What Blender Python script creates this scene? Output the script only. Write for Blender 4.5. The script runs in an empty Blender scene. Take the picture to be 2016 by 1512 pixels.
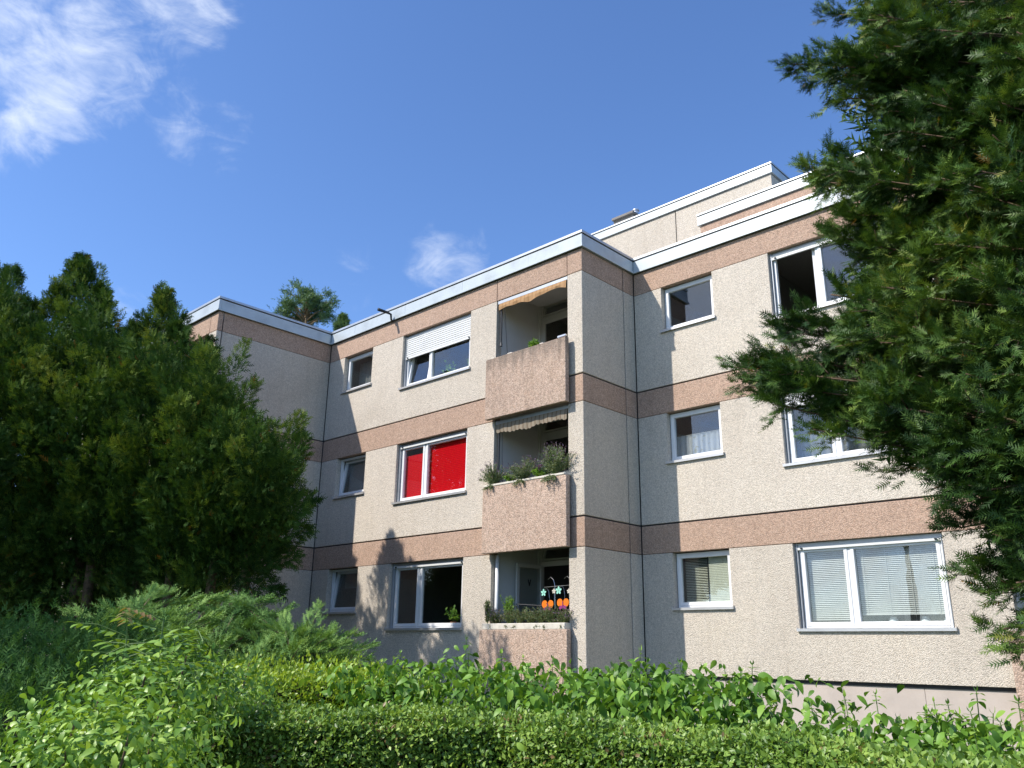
import bpy, math, random
import numpy as np
from mathutils import Vector, Matrix

random.seed(7)
rng = np.random.default_rng(7)
sc = bpy.context.scene
COL = sc.collection
EYE = 1.6                                   # eye height above the lawn

# ------------------------------------------------------------------ camera
F_PX, YAW, PITCH, ROLL = 1634.77, math.radians(-43.735), math.radians(17.69), math.radians(0.879)
_f = np.array([math.sin(YAW)*math.cos(PITCH), math.cos(YAW)*math.cos(PITCH), math.sin(PITCH)])
_r = np.array([math.cos(YAW), -math.sin(YAW), 0.0]); _u = np.cross(_r, _f)
_R = math.cos(ROLL)*_r + math.sin(ROLL)*_u
_U = -math.sin(ROLL)*_r + math.cos(ROLL)*_u
cam = bpy.data.objects.new('camera', bpy.data.cameras.new('camera'))
COL.objects.link(cam)
cam.data.sensor_width = 36.0
cam.data.lens = F_PX/2016*36.0
cam.data.clip_end = 3000
cam.matrix_world = Matrix(((_R[0], _U[0], -_f[0], 0), (_R[1], _U[1], -_f[1], 0), (_R[2], _U[2], -_f[2], EYE), (0, 0, 0, 1)))
sc.camera = cam

# ------------------------------------------------------------------ light
SUN = Vector((-0.5, -1.0, 1.07)).normalized()          # towards the sun
SUN_EL = math.asin(SUN.z)
SUN_ROT = math.atan2(SUN.x, SUN.y)
w = bpy.data.worlds.new('World'); sc.world = w; w.use_nodes = True
nt = w.node_tree; nt.nodes.clear()
def N(t, **k):
    n = nt.nodes.new(t)
    for a, b in k.items(): setattr(n, a, b)
    return n
def L(a, b): nt.links.new(a, b)
wout = N('ShaderNodeOutputWorld'); wbg = N('ShaderNodeBackground'); L(wbg.outputs[0], wout.inputs[0])
wbg.inputs['Strength'].default_value = 0.14
sky = N('ShaderNodeTexSky', sky_type='NISHITA', sun_disc=False, sun_elevation=SUN_EL, sun_rotation=SUN_ROT,
        altitude=200.0, air_density=1.0, dust_density=0.6, ozone_density=1.6)
tc = N('ShaderNodeTexCoord')
sepd = N('ShaderNodeSeparateXYZ'); L(tc.outputs['Generated'], sepd.inputs[0])
# clouds: wind-drawn fractal noise over the dome, dense in a few patches
def math_node(op, a=None, b=None, c=None):
    n = N('ShaderNodeMath', operation=op)
    for i, v in enumerate((a, b, c)):
        if v is None: continue
        if isinstance(v, (int, float)): n.inputs[i].default_value = v
        else: L(v, n.inputs[i])
    return n.outputs[0]
def cloud_noise(scale, detail, rough, loc, dist=0.6, stretch=(1, 1, 1.7)):
    m = N('ShaderNodeMapping'); L(tc.outputs['Generated'], m.inputs[0])
    m.inputs['Location'].default_value = loc; m.inputs['Scale'].default_value = stretch
    m.inputs['Rotation'].default_value = (0.3, 0.2, 0.5)
    n = N('ShaderNodeTexNoise'); L(m.outputs[0], n.inputs['Vector'])
    n.inputs['Scale'].default_value = scale; n.inputs['Detail'].default_value = detail
    n.inputs['Roughness'].default_value = rough; n.inputs['Distortion'].default_value = dist
    return n.outputs['Fac']
def px_dir(u, v):
    d = ((u-1008)/F_PX)*_R - ((v-756)/F_PX)*_U + _f
    return d/np.linalg.norm(d)
def patch(u, v, cos_in, cos_out, gain):
    d = px_dir(u, v) if v is not None else u
    vm = N('ShaderNodeVectorMath', operation='DOT_PRODUCT'); L(tc.outputs['Generated'], vm.inputs[0]); vm.inputs[1].default_value = tuple(d)
    mr = N('ShaderNodeMapRange', interpolation_type='SMOOTHSTEP'); L(vm.outputs['Value'], mr.inputs[0])
    mr.inputs[1].default_value = cos_out; mr.inputs[2].default_value = cos_in
    mr.inputs[3].default_value = 0.0; mr.inputs[4].default_value = gain
    return mr.outputs[0]
def cosd(px): return math.cos(math.atan(px/F_PX))
masks = [patch(80, 70, cosd(20), cosd(235), 0.74), patch(330, 10, cosd(10), cosd(170), 0.5), patch(-60, 150, cosd(60), cosd(210), 0.72),
         patch(400, 240, cosd(10), cosd(140), 0.42), patch(885, 520, cosd(15), cosd(115), 0.62),
         patch(690, 560, cosd(10), cosd(100), 0.25), patch(5, 320, cosd(5), cosd(90), 0.3), patch(240, 660, cosd(5), cosd(110), 0.45),
         # the same broken cloud field goes on behind the viewer
         patch(np.array([-0.75, -0.55, 0.36]), None, 0.96, 0.75, 0.8), patch(np.array([-0.25, -0.85, 0.46]), None, 0.97, 0.72, 0.9),
         patch(np.array([0.8, -0.2, 0.5]), None, 0.97, 0.8, 0.7), patch(np.array([0.5, 0.7, 0.3]), None, 0.98, 0.85, 0.6)]
mk = masks[0]
for m_ in masks[1:]: mk = math_node('MAXIMUM', mk, m_)
n1 = cloud_noise(7.0, 9.0, 0.62, (3.1, 1.7, 0.4), 0.5)
n2 = cloud_noise(17.0, 8.0, 0.6, (0.3, 5.2, 2.1), 0.9)
nn = math_node('MULTIPLY_ADD', n2, 0.45, math_node('MULTIPLY', n1, 0.75))
cf = math_node('ADD', nn, math_node('MULTIPLY_ADD', mk, 0.42, -0.58))
mr = N('ShaderNodeMapRange', interpolation_type='SMOOTHSTEP'); L(cf, mr.inputs[0])
mr.inputs[1].default_value = 0.15; mr.inputs[2].default_value = 0.56; mr.inputs[3].default_value = 0.0; mr.inputs[4].default_value = 0.80
cloud_f = math_node('MULTIPLY', mr.outputs[0], math_node('MINIMUM', math_node('MULTIPLY', mk, 3.0), 1.0))
hsv = N('ShaderNodeHueSaturation'); L(sky.outputs[0], hsv.inputs['Color'])
hsv.inputs['Saturation'].default_value = 1.08; hsv.inputs['Value'].default_value = 1.0
skym = N('ShaderNodeMix', data_type='RGBA', blend_type='MULTIPLY'); skym.inputs[0].default_value = 1.0; L(hsv.outputs[0], skym.inputs[6]); skym.inputs[7].default_value = (0.98, 1.14, 1.43, 1)
mix = N('ShaderNodeMix', data_type='RGBA'); L(cloud_f, mix.inputs[0]); L(skym.outputs[2], mix.inputs[6])
mix.inputs[7].default_value = (6.3, 6.8, 7.7, 1)
L(mix.outputs[2], wbg.inputs['Color'])

sl = bpy.data.lights.new('sun', 'SUN'); so = bpy.data.objects.new('sun', sl); COL.objects.link(so)
sl.energy = 4.7; sl.angle = math.radians(0.53); sl.color = (1.0, 0.945, 0.87)
so.rotation_euler = (-SUN).to_track_quat('-Z', 'Y').to_euler()
so.location = SUN*60

sc.view_settings.view_transform = 'Standard'; sc.view_settings.look = 'None'
sc.view_settings.exposure = 0.22; sc.view_settings.gamma = 1.0
sc.view_settings.use_curve_mapping = False
sc.cycles.use_denoising = True
sc.cycles.max_bounces = 6; sc.cycles.transparent_max_bounces = 12
sc.cycles.use_adaptive_sampling = True; sc.cycles.adaptive_threshold = 0.01
sc.cycles.sample_clamp_indirect = 2.5; sc.cycles.diffuse_bounces = 2; sc.cycles.glossy_bounces = 3; sc.cycles.transmission_bounces = 4

def at(u, v, h):
    """world point seen at photo position (u, v), h metres away along the ground"""
    d = px_dir(u, v); t = h/math.hypot(d[0], d[1])
    return np.array([d[0]*t, d[1]*t, d[2]*t + EYE])
def at_y(u, v, y):
    d = px_dir(u, v); t = y/d[1]
    return np.array([d[0]*t, d[1]*t, d[2]*t + EYE])

# ------------------------------------------------------------------ materials
MATS = {}
def new_mat(name):
    m = bpy.data.materials.new(name); m.use_nodes = True; m.node_tree.nodes.clear(); MATS[name] = m
    return m, m.node_tree
class NT:
    def __init__(s, tree): s.t = tree
    def n(s, typ, **k):
        x = s.t.nodes.new(typ)
        for a, b in k.items():
            setattr(x, a, b)
        return x
    def l(s, a, b): s.t.links.new(a, b)
    def noise(s, vec, scale, detail=4, rough=0.55, dist=0):
        x = s.n('ShaderNodeTexNoise'); s.l(vec, x.inputs['Vector']); x.inputs['Scale'].default_value = scale
        x.inputs['Detail'].default_value = detail; x.inputs['Roughness'].default_value = rough; x.inputs['Distortion'].default_value = dist
        return x.outputs['Fac']
    def ramp(s, fac, stops, interp='LINEAR'):
        x = s.n('ShaderNodeValToRGB'); x.color_ramp.interpolation = interp; s.l(fac, x.inputs[0]); e = x.color_ramp.elements
        while len(e) < len(stops): e.new(0.5)
        for i, (p, c) in enumerate(stops): e[i].position = p; e[i].color = (*c, 1) if len(c) == 3 else c
        return x.outputs[0]
    def mix(s, fac, a, b, blend='MIX'):
        x = s.n('ShaderNodeMix', data_type='RGBA', blend_type=blend)
        for i, v in ((0, fac), (6, a), (7, b)):
            if isinstance(v, (int, float)): x.inputs[i].default_value = v
            elif isinstance(v, tuple): x.inputs[i].default_value = (*v, 1) if len(v) == 3 else v
            else: s.l(v, x.inputs[i])
        return x.outputs[2]
    def maprange(s, v, a, b, c, d):
        x = s.n('ShaderNodeMapRange'); s.l(v, x.inputs[0])
        for i, q in enumerate((a, b, c, d)): x.inputs[i+1].default_value = q
        return x.outputs[0]
    def math(s, op, a, b=0.0):
        x = s.n('ShaderNodeMath', operation=op)
        for i, v in enumerate((a, b)):
            if isinstance(v, (int, float)): x.inputs[i].default_value = v
            else: s.l(v, x.inputs[i])
        return x.outputs[0]
    def bump(s, h, strength, dist):
        x = s.n('ShaderNodeBump'); s.l(h, x.inputs['Height']); x.inputs['Strength'].default_value = strength; x.inputs['Distance'].default_value = dist
        return x.outputs[0]

def principled(name, color, rough=0.6, metallic=0.0, spec=0.5, var=0.08, nscale=3.0, bump=0.0, bscale=60):
    m, t = new_mat(name); q = NT(t)
    out = q.n('ShaderNodeOutputMaterial'); b = q.n('ShaderNodeBsdfPrincipled'); q.l(b.outputs[0], out.inputs[0])
    g = q.n('ShaderNodeTexCoord').outputs['Object']
    nz = q.noise(g, nscale, 5, 0.6)
    c = tuple(color); d = tuple(x*(1-var*2) for x in color); e = tuple(min(1, x*(1+var)) for x in color)
    q.l(q.ramp(nz, [(0.3, d), (0.5, c), (0.7, e)]), b.inputs['Base Color'])
    b.inputs['Roughness'].default_value = rough; b.inputs['Metallic'].default_value = metallic
    b.inputs['Specular IOR Level'].default_value = spec
    if bump: q.l(q.bump(q.noise(g, bscale, 4, 0.6), bump, 0.01), b.inputs['Normal'])
    return m

def aggregate(name, cols, scale=66, stain=0.28):
    """washed exposed-aggregate concrete: pebbles of several tones, faint weather streaks"""
    m, t = new_mat(name); q = NT(t)
    out = q.n('ShaderNodeOutputMaterial'); b = q.n('ShaderNodeBsdfPrincipled'); q.l(b.outputs[0], out.inputs[0])
    geo = q.n('ShaderNodeNewGeometry').outputs['Position']
    vor = q.n('ShaderNodeTexVoronoi'); q.l(geo, vor.inputs['Vector']); vor.inputs['Scale'].default_value = scale
    vor.inputs['Randomness'].default_value = 1.0
    sp = q.n('ShaderNodeSeparateColor'); q.l(vor.outputs['Color'], sp.inputs[0])
    n = len(cols)
    peb = q.ramp(sp.outputs[0], [(i/n, c) for i, c in enumerate(cols)], 'CONSTANT')
    # larger stones
    vor2 = q.n('ShaderNodeTexVoronoi'); q.l(geo, vor2.inputs['Vector']); vor2.inputs['Scale'].default_value = scale*0.47
    sp2 = q.n('ShaderNodeSeparateColor'); q.l(vor2.outputs['Color'], sp2.inputs[0])
    peb2 = q.ramp(sp2.outputs[1], [(i/n, c) for i, c in enumerate(cols[::-1])], 'CONSTANT')
    c = q.mix(0.33, peb, peb2)
    # mortar between pebbles
    mort = q.maprange(vor.outputs['Distance'], 0.45, 0.75, 0.0, 0.55)
    c = q.mix(mort, c, tuple(x*0.55 for x in cols[1]))
    # broad tone drift and rain streaks
    nz = q.noise(geo, 0.55, 6, 0.6, 0.4)
    c = q.mix(1.0, c, q.ramp(nz, [(0.25, (0.9, 0.89, 0.88)), (0.5, (1, 1, 1)), (0.75, (1.04, 1.03, 1.0))]), 'MULTIPLY')
    mp = q.n('ShaderNodeMapping'); q.l(geo, mp.inputs[0]); mp.inputs['Scale'].default_value = (7, 7, 0.55)
    st = q.noise(mp.outputs[0], 1.0, 6, 0.65)
    c = q.mix(stain, c, q.ramp(st, [(0.32, (0.78, 0.76, 0.73)), (0.5, (1, 1, 1)), (0.8, (1.0, 1.0, 1.0))]), 'MULTIPLY')
    oi = q.n('ShaderNodeObjectInfo').outputs['Random']
    c = q.mix(1.0, c, q.ramp(oi, [(0.0, (0.93, 0.925, 0.915)), (1.0, (1.04, 1.04, 1.04))]), 'MULTIPLY')
    q.l(c, b.inputs['Base Color'])
    b.inputs['Roughness'].default_value = 0.85; b.inputs['Specular IOR Level'].default_value = 0.25
    h = q.math('SUBTRACT', 1.0, vor.outputs['Distance'])
    q.l(q.bump(h, 0.75, 0.012), b.inputs['Normal'])
    return m

def pebbles(base, spread):
    out = []
    for k, tint in ((1.0, (0, 0, 0)), (1.14, (0.01, 0.01, 0.01)), (0.74, (0, 0, 0)), (1.28, (0.01, 0.015, 0.02)), (0.9, (0.02, 0, -0.01)), (1.07, (0, 0, 0)), (0.58, (0, 0, 0.005)), (1.0, (0.03, -0.01, -0.02))):
        f = 1+(k-1)*spread; out.append(tuple(max(0.02, c*f+t*spread) for c, t in zip(base, tint)))
    return out
BEIGE = pebbles((0.675, 0.602, 0.505), 0.6)
PINK = pebbles((0.535, 0.375, 0.28), 0.95)
PARA = pebbles((0.55, 0.41, 0.32), 1.0)
aggregate('beige_aggregate', BEIGE); aggregate('pink_aggregate', PINK); aggregate('parapet_aggregate', PARA, 46)

# old top parapet: the same stone with a grey weathered upper edge and drip stains
def weathered():
    m = aggregate('weathered_aggregate', [tuple(x*0.9 for x in c) for c in PARA], 46, 0.75); q = NT(m.node_tree)
    b = [n for n in m.node_tree.nodes if n.type == 'BSDF_PRINCIPLED'][0]
    src = b.inputs['Base Color'].links[0].from_socket
    ob = q.n('ShaderNodeTexCoord').outputs['Object']
    sep = q.n('ShaderNodeSeparateXYZ'); q.l(ob, sep.inputs[0])
    mp = q.n('ShaderNodeMapping'); q.l(ob, mp.inputs[0]); mp.inputs['Scale'].default_value = (5, 5, 0.7)
    nz = q.noise(mp.outputs[0], 1.6, 6, 0.7)
    hgt = q.math('ADD', q.maprange(sep.outputs[2], 0.75, 1.34, 0.0, 1.0), q.maprange(nz, 0.3, 0.7, -0.55, 0.45))
    f = q.maprange(hgt, 0.25, 1.15, 0.0, 0.85)
    q.l(q.mix(f, src, (0.15, 0.125, 0.10)), b.inputs['Base Color'])
weathered()

principled('white_plastic', (0.80, 0.80, 0.79), 0.35, var=0.03)
principled('shutter_plastic', (0.74, 0.74, 0.72), 0.45, var=0.03)
principled('grey_rail', (0.46, 0.48, 0.50), 0.4, metallic=0.5, var=0.05)
principled('sill_metal', (0.62, 0.61, 0.60), 0.38, metallic=0.6, var=0.06)
principled('fascia_paint', (0.50, 0.545, 0.56), 0.36, metallic=0.15, var=0.09, nscale=1.6)
principled('cap_metal', (0.50, 0.52, 0.53), 0.36, metallic=0.7, var=0.06)
principled('sealant', (0.045, 0.042, 0.042), 0.8)
principled('plinth_concrete', (0.52, 0.445, 0.385), 0.85, var=0.06, nscale=1.6, bump=0.25, bscale=120)
principled('render_white', (0.70, 0.69, 0.66), 0.85, var=0.04, nscale=1.2, bump=0.15, bscale=90)
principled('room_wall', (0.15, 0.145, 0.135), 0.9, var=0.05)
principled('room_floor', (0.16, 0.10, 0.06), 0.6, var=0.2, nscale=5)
principled('roof_gravel', (0.28, 0.27, 0.25), 0.95, var=0.2, nscale=40)
principled('door_wood', (0.62, 0.60, 0.56), 0.5, var=0.05)
principled('dark_metal', (0.035, 0.037, 0.04), 0.4, metallic=0.4)
principled('steel', (0.62, 0.62, 0.62), 0.3, metallic=0.9)
principled('vent_slab', (0.22, 0.20, 0.18), 0.9, var=0.15)
principled('planter_stone', (0.66, 0.61, 0.52), 0.85, var=0.1, nscale=9, bump=0.3)
principled('terracotta', (0.42, 0.17, 0.09), 0.8, var=0.1)
principled('soil', (0.05, 0.035, 0.025), 0.95, var=0.2, nscale=20)
principled('bark', (0.13, 0.085, 0.055), 0.9, var=0.3, nscale=14, bump=0.8, bscale=30)
principled('pale_bark', (0.30, 0.21, 0.13), 0.9, var=0.25, nscale=14, bump=0.6, bscale=30)
principled('green_stem', (0.12, 0.20, 0.05), 0.6, var=0.15)
principled('brown_twig', (0.12, 0.075, 0.045), 0.8, var=0.2)
principled('orange_plastic', (0.85, 0.20, 0.015), 0.4, var=0.08, nscale=14)
principled('magenta_plastic', (0.35, 0.05, 0.22), 0.4, var=0.1)
principled('mint_plastic', (0.35, 0.72, 0.58), 0.4, var=0.06)
principled('porcelain', (0.75, 0.77, 0.76), 0.2, var=0.03)
principled('dark_fabric', (0.03, 0.035, 0.05), 0.9)
principled('curtain_red_brown', (0.10, 0.035, 0.03), 0.9, var=0.2)

def awning_mat(name, c1, c2):
    m, t = new_mat(name); q = NT(t)
    out = q.n('ShaderNodeOutputMaterial'); b = q.n('ShaderNodeBsdfPrincipled')
    ob = q.n('ShaderNodeTexCoord').outputs['Object']
    sep = q.n('ShaderNodeSeparateXYZ'); q.l(ob, sep.inputs[0])
    s = q.math('PINGPONG', sep.outputs[0], 0.055)
    f = q.maprange(s, 0.038, 0.042, 0.0, 1.0)
    q.l(q.mix(f, c1, c2), b.inputs['Base Color']); b.inputs['Roughness'].default_value = 0.9
    tr = q.n('ShaderNodeBsdfTranslucent'); q.l(q.mix(f, c1, c2), tr.inputs[0])
    ms = q.n('ShaderNodeMixShader'); ms.inputs[0].default_value = 0.35; q.l(b.outputs[0], ms.inputs[1]); q.l(tr.outputs[0], ms.inputs[2])
    q.l(ms.outputs[0], out.inputs[0])
awning_mat('awning_orange', (0.62, 0.37, 0.18), (0.50, 0.28, 0.13))
awning_mat('awning_faded', (0.42, 0.35, 0.26), (0.27, 0.20, 0.14))

def cloth(name, col, trans=0.4, alpha=1.0, rib=0.0):
    m, t = new_mat(name); q = NT(t)
    out = q.n('ShaderNodeOutputMaterial')
    d = q.n('ShaderNodeBsdfDiffuse'); tr = q.n('ShaderNodeBsdfTranslucent')
    ob = q.n('ShaderNodeTexCoord').outputs['Object']
    if rib:
        sep = q.n('ShaderNodeSeparateXYZ'); q.l(ob, sep.inputs[0])
        s = q.math('PINGPONG', sep.outputs[2], rib)
        c = q.mix(q.maprange(s, 0.0, rib, 0.0, 1.0), tuple(x*0.72 for x in col), col)
    else:
        c = q.ramp(q.noise(ob, 14, 4), [(0.35, tuple(x*0.92 for x in col)), (0.65, col)])
    q.l(c, d.inputs[0]); q.l(c, tr.inputs[0])
    ms = q.n('ShaderNodeMixShader'); ms.inputs[0].default_value = trans; q.l(d.outputs[0], ms.inputs[1]); q.l(tr.outputs[0], ms.inputs[2])
    if alpha < 1:
        tp = q.n('ShaderNodeBsdfTransparent'); m2 = q.n('ShaderNodeMixShader'); m2.inputs[0].default_value = alpha
        q.l(tp.outputs[0], m2.inputs[1]); q.l(ms.outputs[0], m2.inputs[2]); q.l(m2.outputs[0], out.inputs[0])
    else: q.l(ms.outputs[0], out.inputs[0])
cloth('net_white', (0.78, 0.79, 0.82), 0.4, 0.86)
cloth('sheer', (0.70, 0.70, 0.70), 0.4, 0.5)
cloth('red_pleat', (0.86, 0.012, 0.022), 0.08, 1.0, 0.02)
cloth('blind_slat', (0.74, 0.74, 0.70), 0.15)
cloth('blind_cream', (0.80, 0.80, 0.66), 0.2)
cloth('grey_screen', (0.33, 0.34, 0.35), 0.2)

def glass(name, tint, boost, wav=0.03):
    m, t = new_mat(name); q = NT(t)
    out = q.n('ShaderNodeOutputMaterial'); tp = q.n('ShaderNodeBsdfTransparent'); tp.inputs[0].default_value = (*tint, 1)
    gl = q.n('ShaderNodeBsdfGlossy'); gl.inputs['Roughness'].default_value = 0.005; gl.inputs[0].default_value = (0.95, 0.97, 1, 1)
    ge = q.n('ShaderNodeNewGeometry'); dt = q.n('ShaderNodeVectorMath', operation='DOT_PRODUCT')
    q.l(ge.outputs['Incoming'], dt.inputs[0]); q.l(ge.outputs['Normal'], dt.inputs[1])
    c = q.math('SUBTRACT', 1.0, q.math('ABSOLUTE', dt.outputs['Value']))          # Schlick reflectance, same from both sides
    fr = q.math('ADD', 0.04*boost, q.math('MULTIPLY', q.math('POWER', c, 5.0), 0.96))
    g = q.n('ShaderNodeTexCoord').outputs['Object']
    bp = q.bump(q.noise(g, 1.7, 2, 0.4), wav, 0.05); q.l(bp, gl.inputs['Normal'])
    ms = q.n('ShaderNodeMixShader'); q.l(fr, ms.inputs[0]); q.l(tp.outputs[0], ms.inputs[1]); q.l(gl.outputs[0], ms.inputs[2]); q.l(ms.outputs[0], out.inputs[0])
glass('window_glass', (0.93, 0.95, 0.94), 2.0)
glass('dusty_glass', (0.85, 0.87, 0.85), 1.6)

def foliage(name, dark, mid, light, accent=None, acc_at=0.97, trans=0.3, rough=0.55, spec=0.3):
    m, t = new_mat(name); q = NT(t)
    out = q.n('ShaderNodeOutputMaterial'); b = q.n('ShaderNodeBsdfPrincipled')
    a = q.n('ShaderNodeAttribute', attribute_name='tone').outputs['Fac']
    stops = [(0.0, dark), (0.5, mid), (0.93 if accent else 1.0, light)]
    if accent: stops.append((acc_at, accent))
    c = q.ramp(a, stops); q.l(c, b.inputs['Base Color'])
    b.inputs['Roughness'].default_value = rough; b.inputs['Specular IOR Level'].default_value = spec
    tr = q.n('ShaderNodeBsdfTranslucent'); q.l(q.mix(1.0, c, (1.35, 1.25, 0.55), 'MULTIPLY'), tr.inputs[0])
    ms = q.n('ShaderNodeMixShader'); ms.inputs[0].default_value = trans; q.l(b.outputs[0], ms.inputs[1]); q.l(tr.outputs[0], ms.inputs[2])
    q.l(ms.outputs[0], out.inputs[0])
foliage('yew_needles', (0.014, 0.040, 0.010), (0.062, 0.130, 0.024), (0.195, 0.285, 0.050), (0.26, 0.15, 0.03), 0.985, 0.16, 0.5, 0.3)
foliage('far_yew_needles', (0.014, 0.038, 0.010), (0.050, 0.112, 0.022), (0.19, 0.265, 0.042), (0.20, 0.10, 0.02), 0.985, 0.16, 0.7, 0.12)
foliage('juniper_needles', (0.07, 0.15, 0.038), (0.155, 0.285, 0.07), (0.31, 0.46, 0.12), None, 0.98, 0.2, 0.65, 0.15)
foliage('thuja_scales', (0.035, 0.085, 0.022), (0.065, 0.150, 0.035), (0.125, 0.24, 0.055), None, 0.98, 0.25, 0.7, 0.12)
foliage('privet_leaf', (0.055, 0.125, 0.018), (0.175, 0.30, 0.045), (0.34, 0.47, 0.09), (0.24, 0.17, 0.07), 0.985, 0.22, 0.42, 0.45)
foliage('young_privet_leaf', (0.20, 0.31, 0.03), (0.34, 0.48, 0.05), (0.47, 0.60, 0.09), None, 0.98, 0.38, 0.4, 0.5)
foliage('dogwood_leaf', (0.06, 0.15, 0.02), (0.175, 0.34, 0.045), (0.33, 0.50, 0.08), None, 0.98, 0.26, 0.45, 0.35)
foliage('vine_leaf', (0.065, 0.16, 0.02), (0.20, 0.36, 0.045), (0.39, 0.55, 0.09), None, 0.98, 0.24, 0.42, 0.45)
foliage('new_leaf_red', (0.20, 0.13, 0.05), (0.24, 0.17, 0.06), (0.22, 0.24, 0.06), None, 0.98, 0.3)
foliage('lavender_green', (0.12, 0.17, 0.09), (0.20, 0.25, 0.13), (0.30, 0.33, 0.19), None, 0.98, 0.25)
foliage('herb_green', (0.10, 0.22, 0.03), (0.19, 0.36, 0.05), (0.30, 0.46, 0.09), None, 0.98, 0.35)
foliage('heath_green', (0.08, 0.12, 0.05), (0.15, 0.19, 0.085), (0.26, 0.25, 0.14), (0.30, 0.2, 0.17), 0.985, 0.25)
foliage('lavender_flower', (0.16, 0.10, 0.17), (0.23, 0.15, 0.25), (0.33, 0.24, 0.34), None, 0.98, 0.25)
foliage('pine_needles', (0.055, 0.11, 0.05), (0.12, 0.21, 0.095), (0.23, 0.33, 0.15), None, 0.98, 0.25)
foliage('broad_leaf', (0.03, 0.07, 0.015), (0.06, 0.13, 0.025), (0.11, 0.20, 0.04), None, 0.98, 0.3)
foliage('lawn_grass', (0.04, 0.09, 0.02), (0.07, 0.14, 0.03), (0.12, 0.2, 0.04), None, 0.98, 0.3)

def ground_mat():
    m, t = new_mat('lawn_soil'); q = NT(t)
    out = q.n('ShaderNodeOutputMaterial'); b = q.n('ShaderNodeBsdfPrincipled'); q.l(b.outputs[0], out.inputs[0])
    g = q.n('ShaderNodeTexCoord').outputs['Object']
    c = q.ramp(q.noise(g, 0.8, 8, 0.65), [(0.3, (0.05, 0.045, 0.022)), (0.5, (0.05, 0.085, 0.022)), (0.7, (0.075, 0.12, 0.03))])
    q.l(c, b.inputs['Base Color']); b.inputs['Roughness'].default_value = 0.95
    q.l(q.bump(q.noise(g, 25, 6, 0.7), 0.8, 0.05), b.inputs['Normal'])
ground_mat()

# ------------------------------------------------------------------ mesh helpers
class MB:
    def __init__(s): s.v = []; s.f = []
    def box(s, x0, x1, y0, y1, z0, z1):
        b = len(s.v)
        s.v += [(x0, y0, z0), (x1, y0, z0), (x1, y1, z0), (x0, y1, z0), (x0, y0, z1), (x1, y0, z1), (x1, y1, z1), (x0, y1, z1)]
        s.f += [tuple(b+i for i in q) for q in ((0, 3, 2, 1), (4, 5, 6, 7), (0, 1, 5, 4), (1, 2, 6, 5), (2, 3, 7, 6), (3, 0, 4, 7))]
        return s
    def tube(s, pts, r, n=8, cap=True):
        pts = [Vector(p) for p in pts]; rr = r if hasattr(r, '__len__') else [r]*len(pts); b = len(s.v)
        for i, p in enumerate(pts):
            d = (pts[min(i+1, len(pts)-1)]-pts[max(i-1, 0)]).normalized()
            a = d.cross(Vector((0, 0, 1))) if abs(d.z) < 0.95 else d.cross(Vector((1, 0, 0)))
            a.normalize(); c = d.cross(a)
            for k in range(n):
                th = 2*math.pi*k/n; s.v.append(tuple(p+(a*math.cos(th)+c*math.sin(th))*rr[i]))
        for i in range(len(pts)-1):
            for k in range(n):
                s.f.append((b+i*n+k, b+i*n+(k+1) % n, b+(i+1)*n+(k+1) % n, b+(i+1)*n+k))
        if cap:
            s.f.append(tuple(b+k for k in range(n))[::-1]); e = b+(len(pts)-1)*n; s.f.append(tuple(e+k for k in range(n)))
        return s
    def panel(s, x0, x1, z0, z1, holes, y0, y1):
        """slab in the xz plane from y0 (front) to y1 with rectangular openings"""
        xs = sorted({x0, x1} | {h[0] for h in holes} | {h[1] for h in holes}); zs = sorted({z0, z1} | {h[2] for h in holes} | {h[3] for h in holes})
        xs = [x for x in xs if x0-1e-6 <= x <= x1+1e-6]; zs = [z for z in zs if z0-1e-6 <= z <= z1+1e-6]
        nx, nz = len(xs)-1, len(zs)-1
        sol = [[not any(h[0]-1e-6 <= (xs[i]+xs[i+1])/2 <= h[1]+1e-6 and h[2]-1e-6 <= (zs[j]+zs[j+1])/2 <= h[3]+1e-6 for h in holes) for j in range(nz)] for i in range(nx)]
        idx = {}
        def V(i, j, k):
            if (i, j, k) not in idx: idx[i, j, k] = len(s.v); s.v.append((xs[i], (y0, y1)[k], zs[j]))
            return idx[i, j, k]
        S = lambda i, j: 0 <= i < nx and 0 <= j < nz and sol[i][j]
        for i in range(nx):
            for j in range(nz):
                if not sol[i][j]: continue
                s.f.append((V(i, j, 0), V(i+1, j, 0), V(i+1, j+1, 0), V(i, j+1, 0)))
                s.f.append((V(i, j, 1), V(i, j+1, 1), V(i+1, j+1, 1), V(i+1, j, 1)))
                if not S(i-1, j): s.f.append((V(i, j, 0), V(i, j+1, 0), V(i, j+1, 1), V(i, j, 1)))
                if not S(i+1, j): s.f.append((V(i+1, j, 0), V(i+1, j, 1), V(i+1, j+1, 1), V(i+1, j+1, 0)))
                if not S(i, j-1): s.f.append((V(i, j, 0), V(i, j, 1), V(i+1, j, 1), V(i+1, j, 0)))
                if not S(i, j+1): s.f.append((V(i, j+1, 0), V(i+1, j+1, 0), V(i+1, j+1, 1), V(i, j+1, 1)))
        return s
    def xf(s, fn, start=0):
        s.v[start:] = [fn(*p) for p in s.v[start:]]; return s
    def mesh(s, name):
        me = bpy.data.meshes.new(name); me.from_pydata(s.v, [], s.f); me.update(); return me

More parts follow.
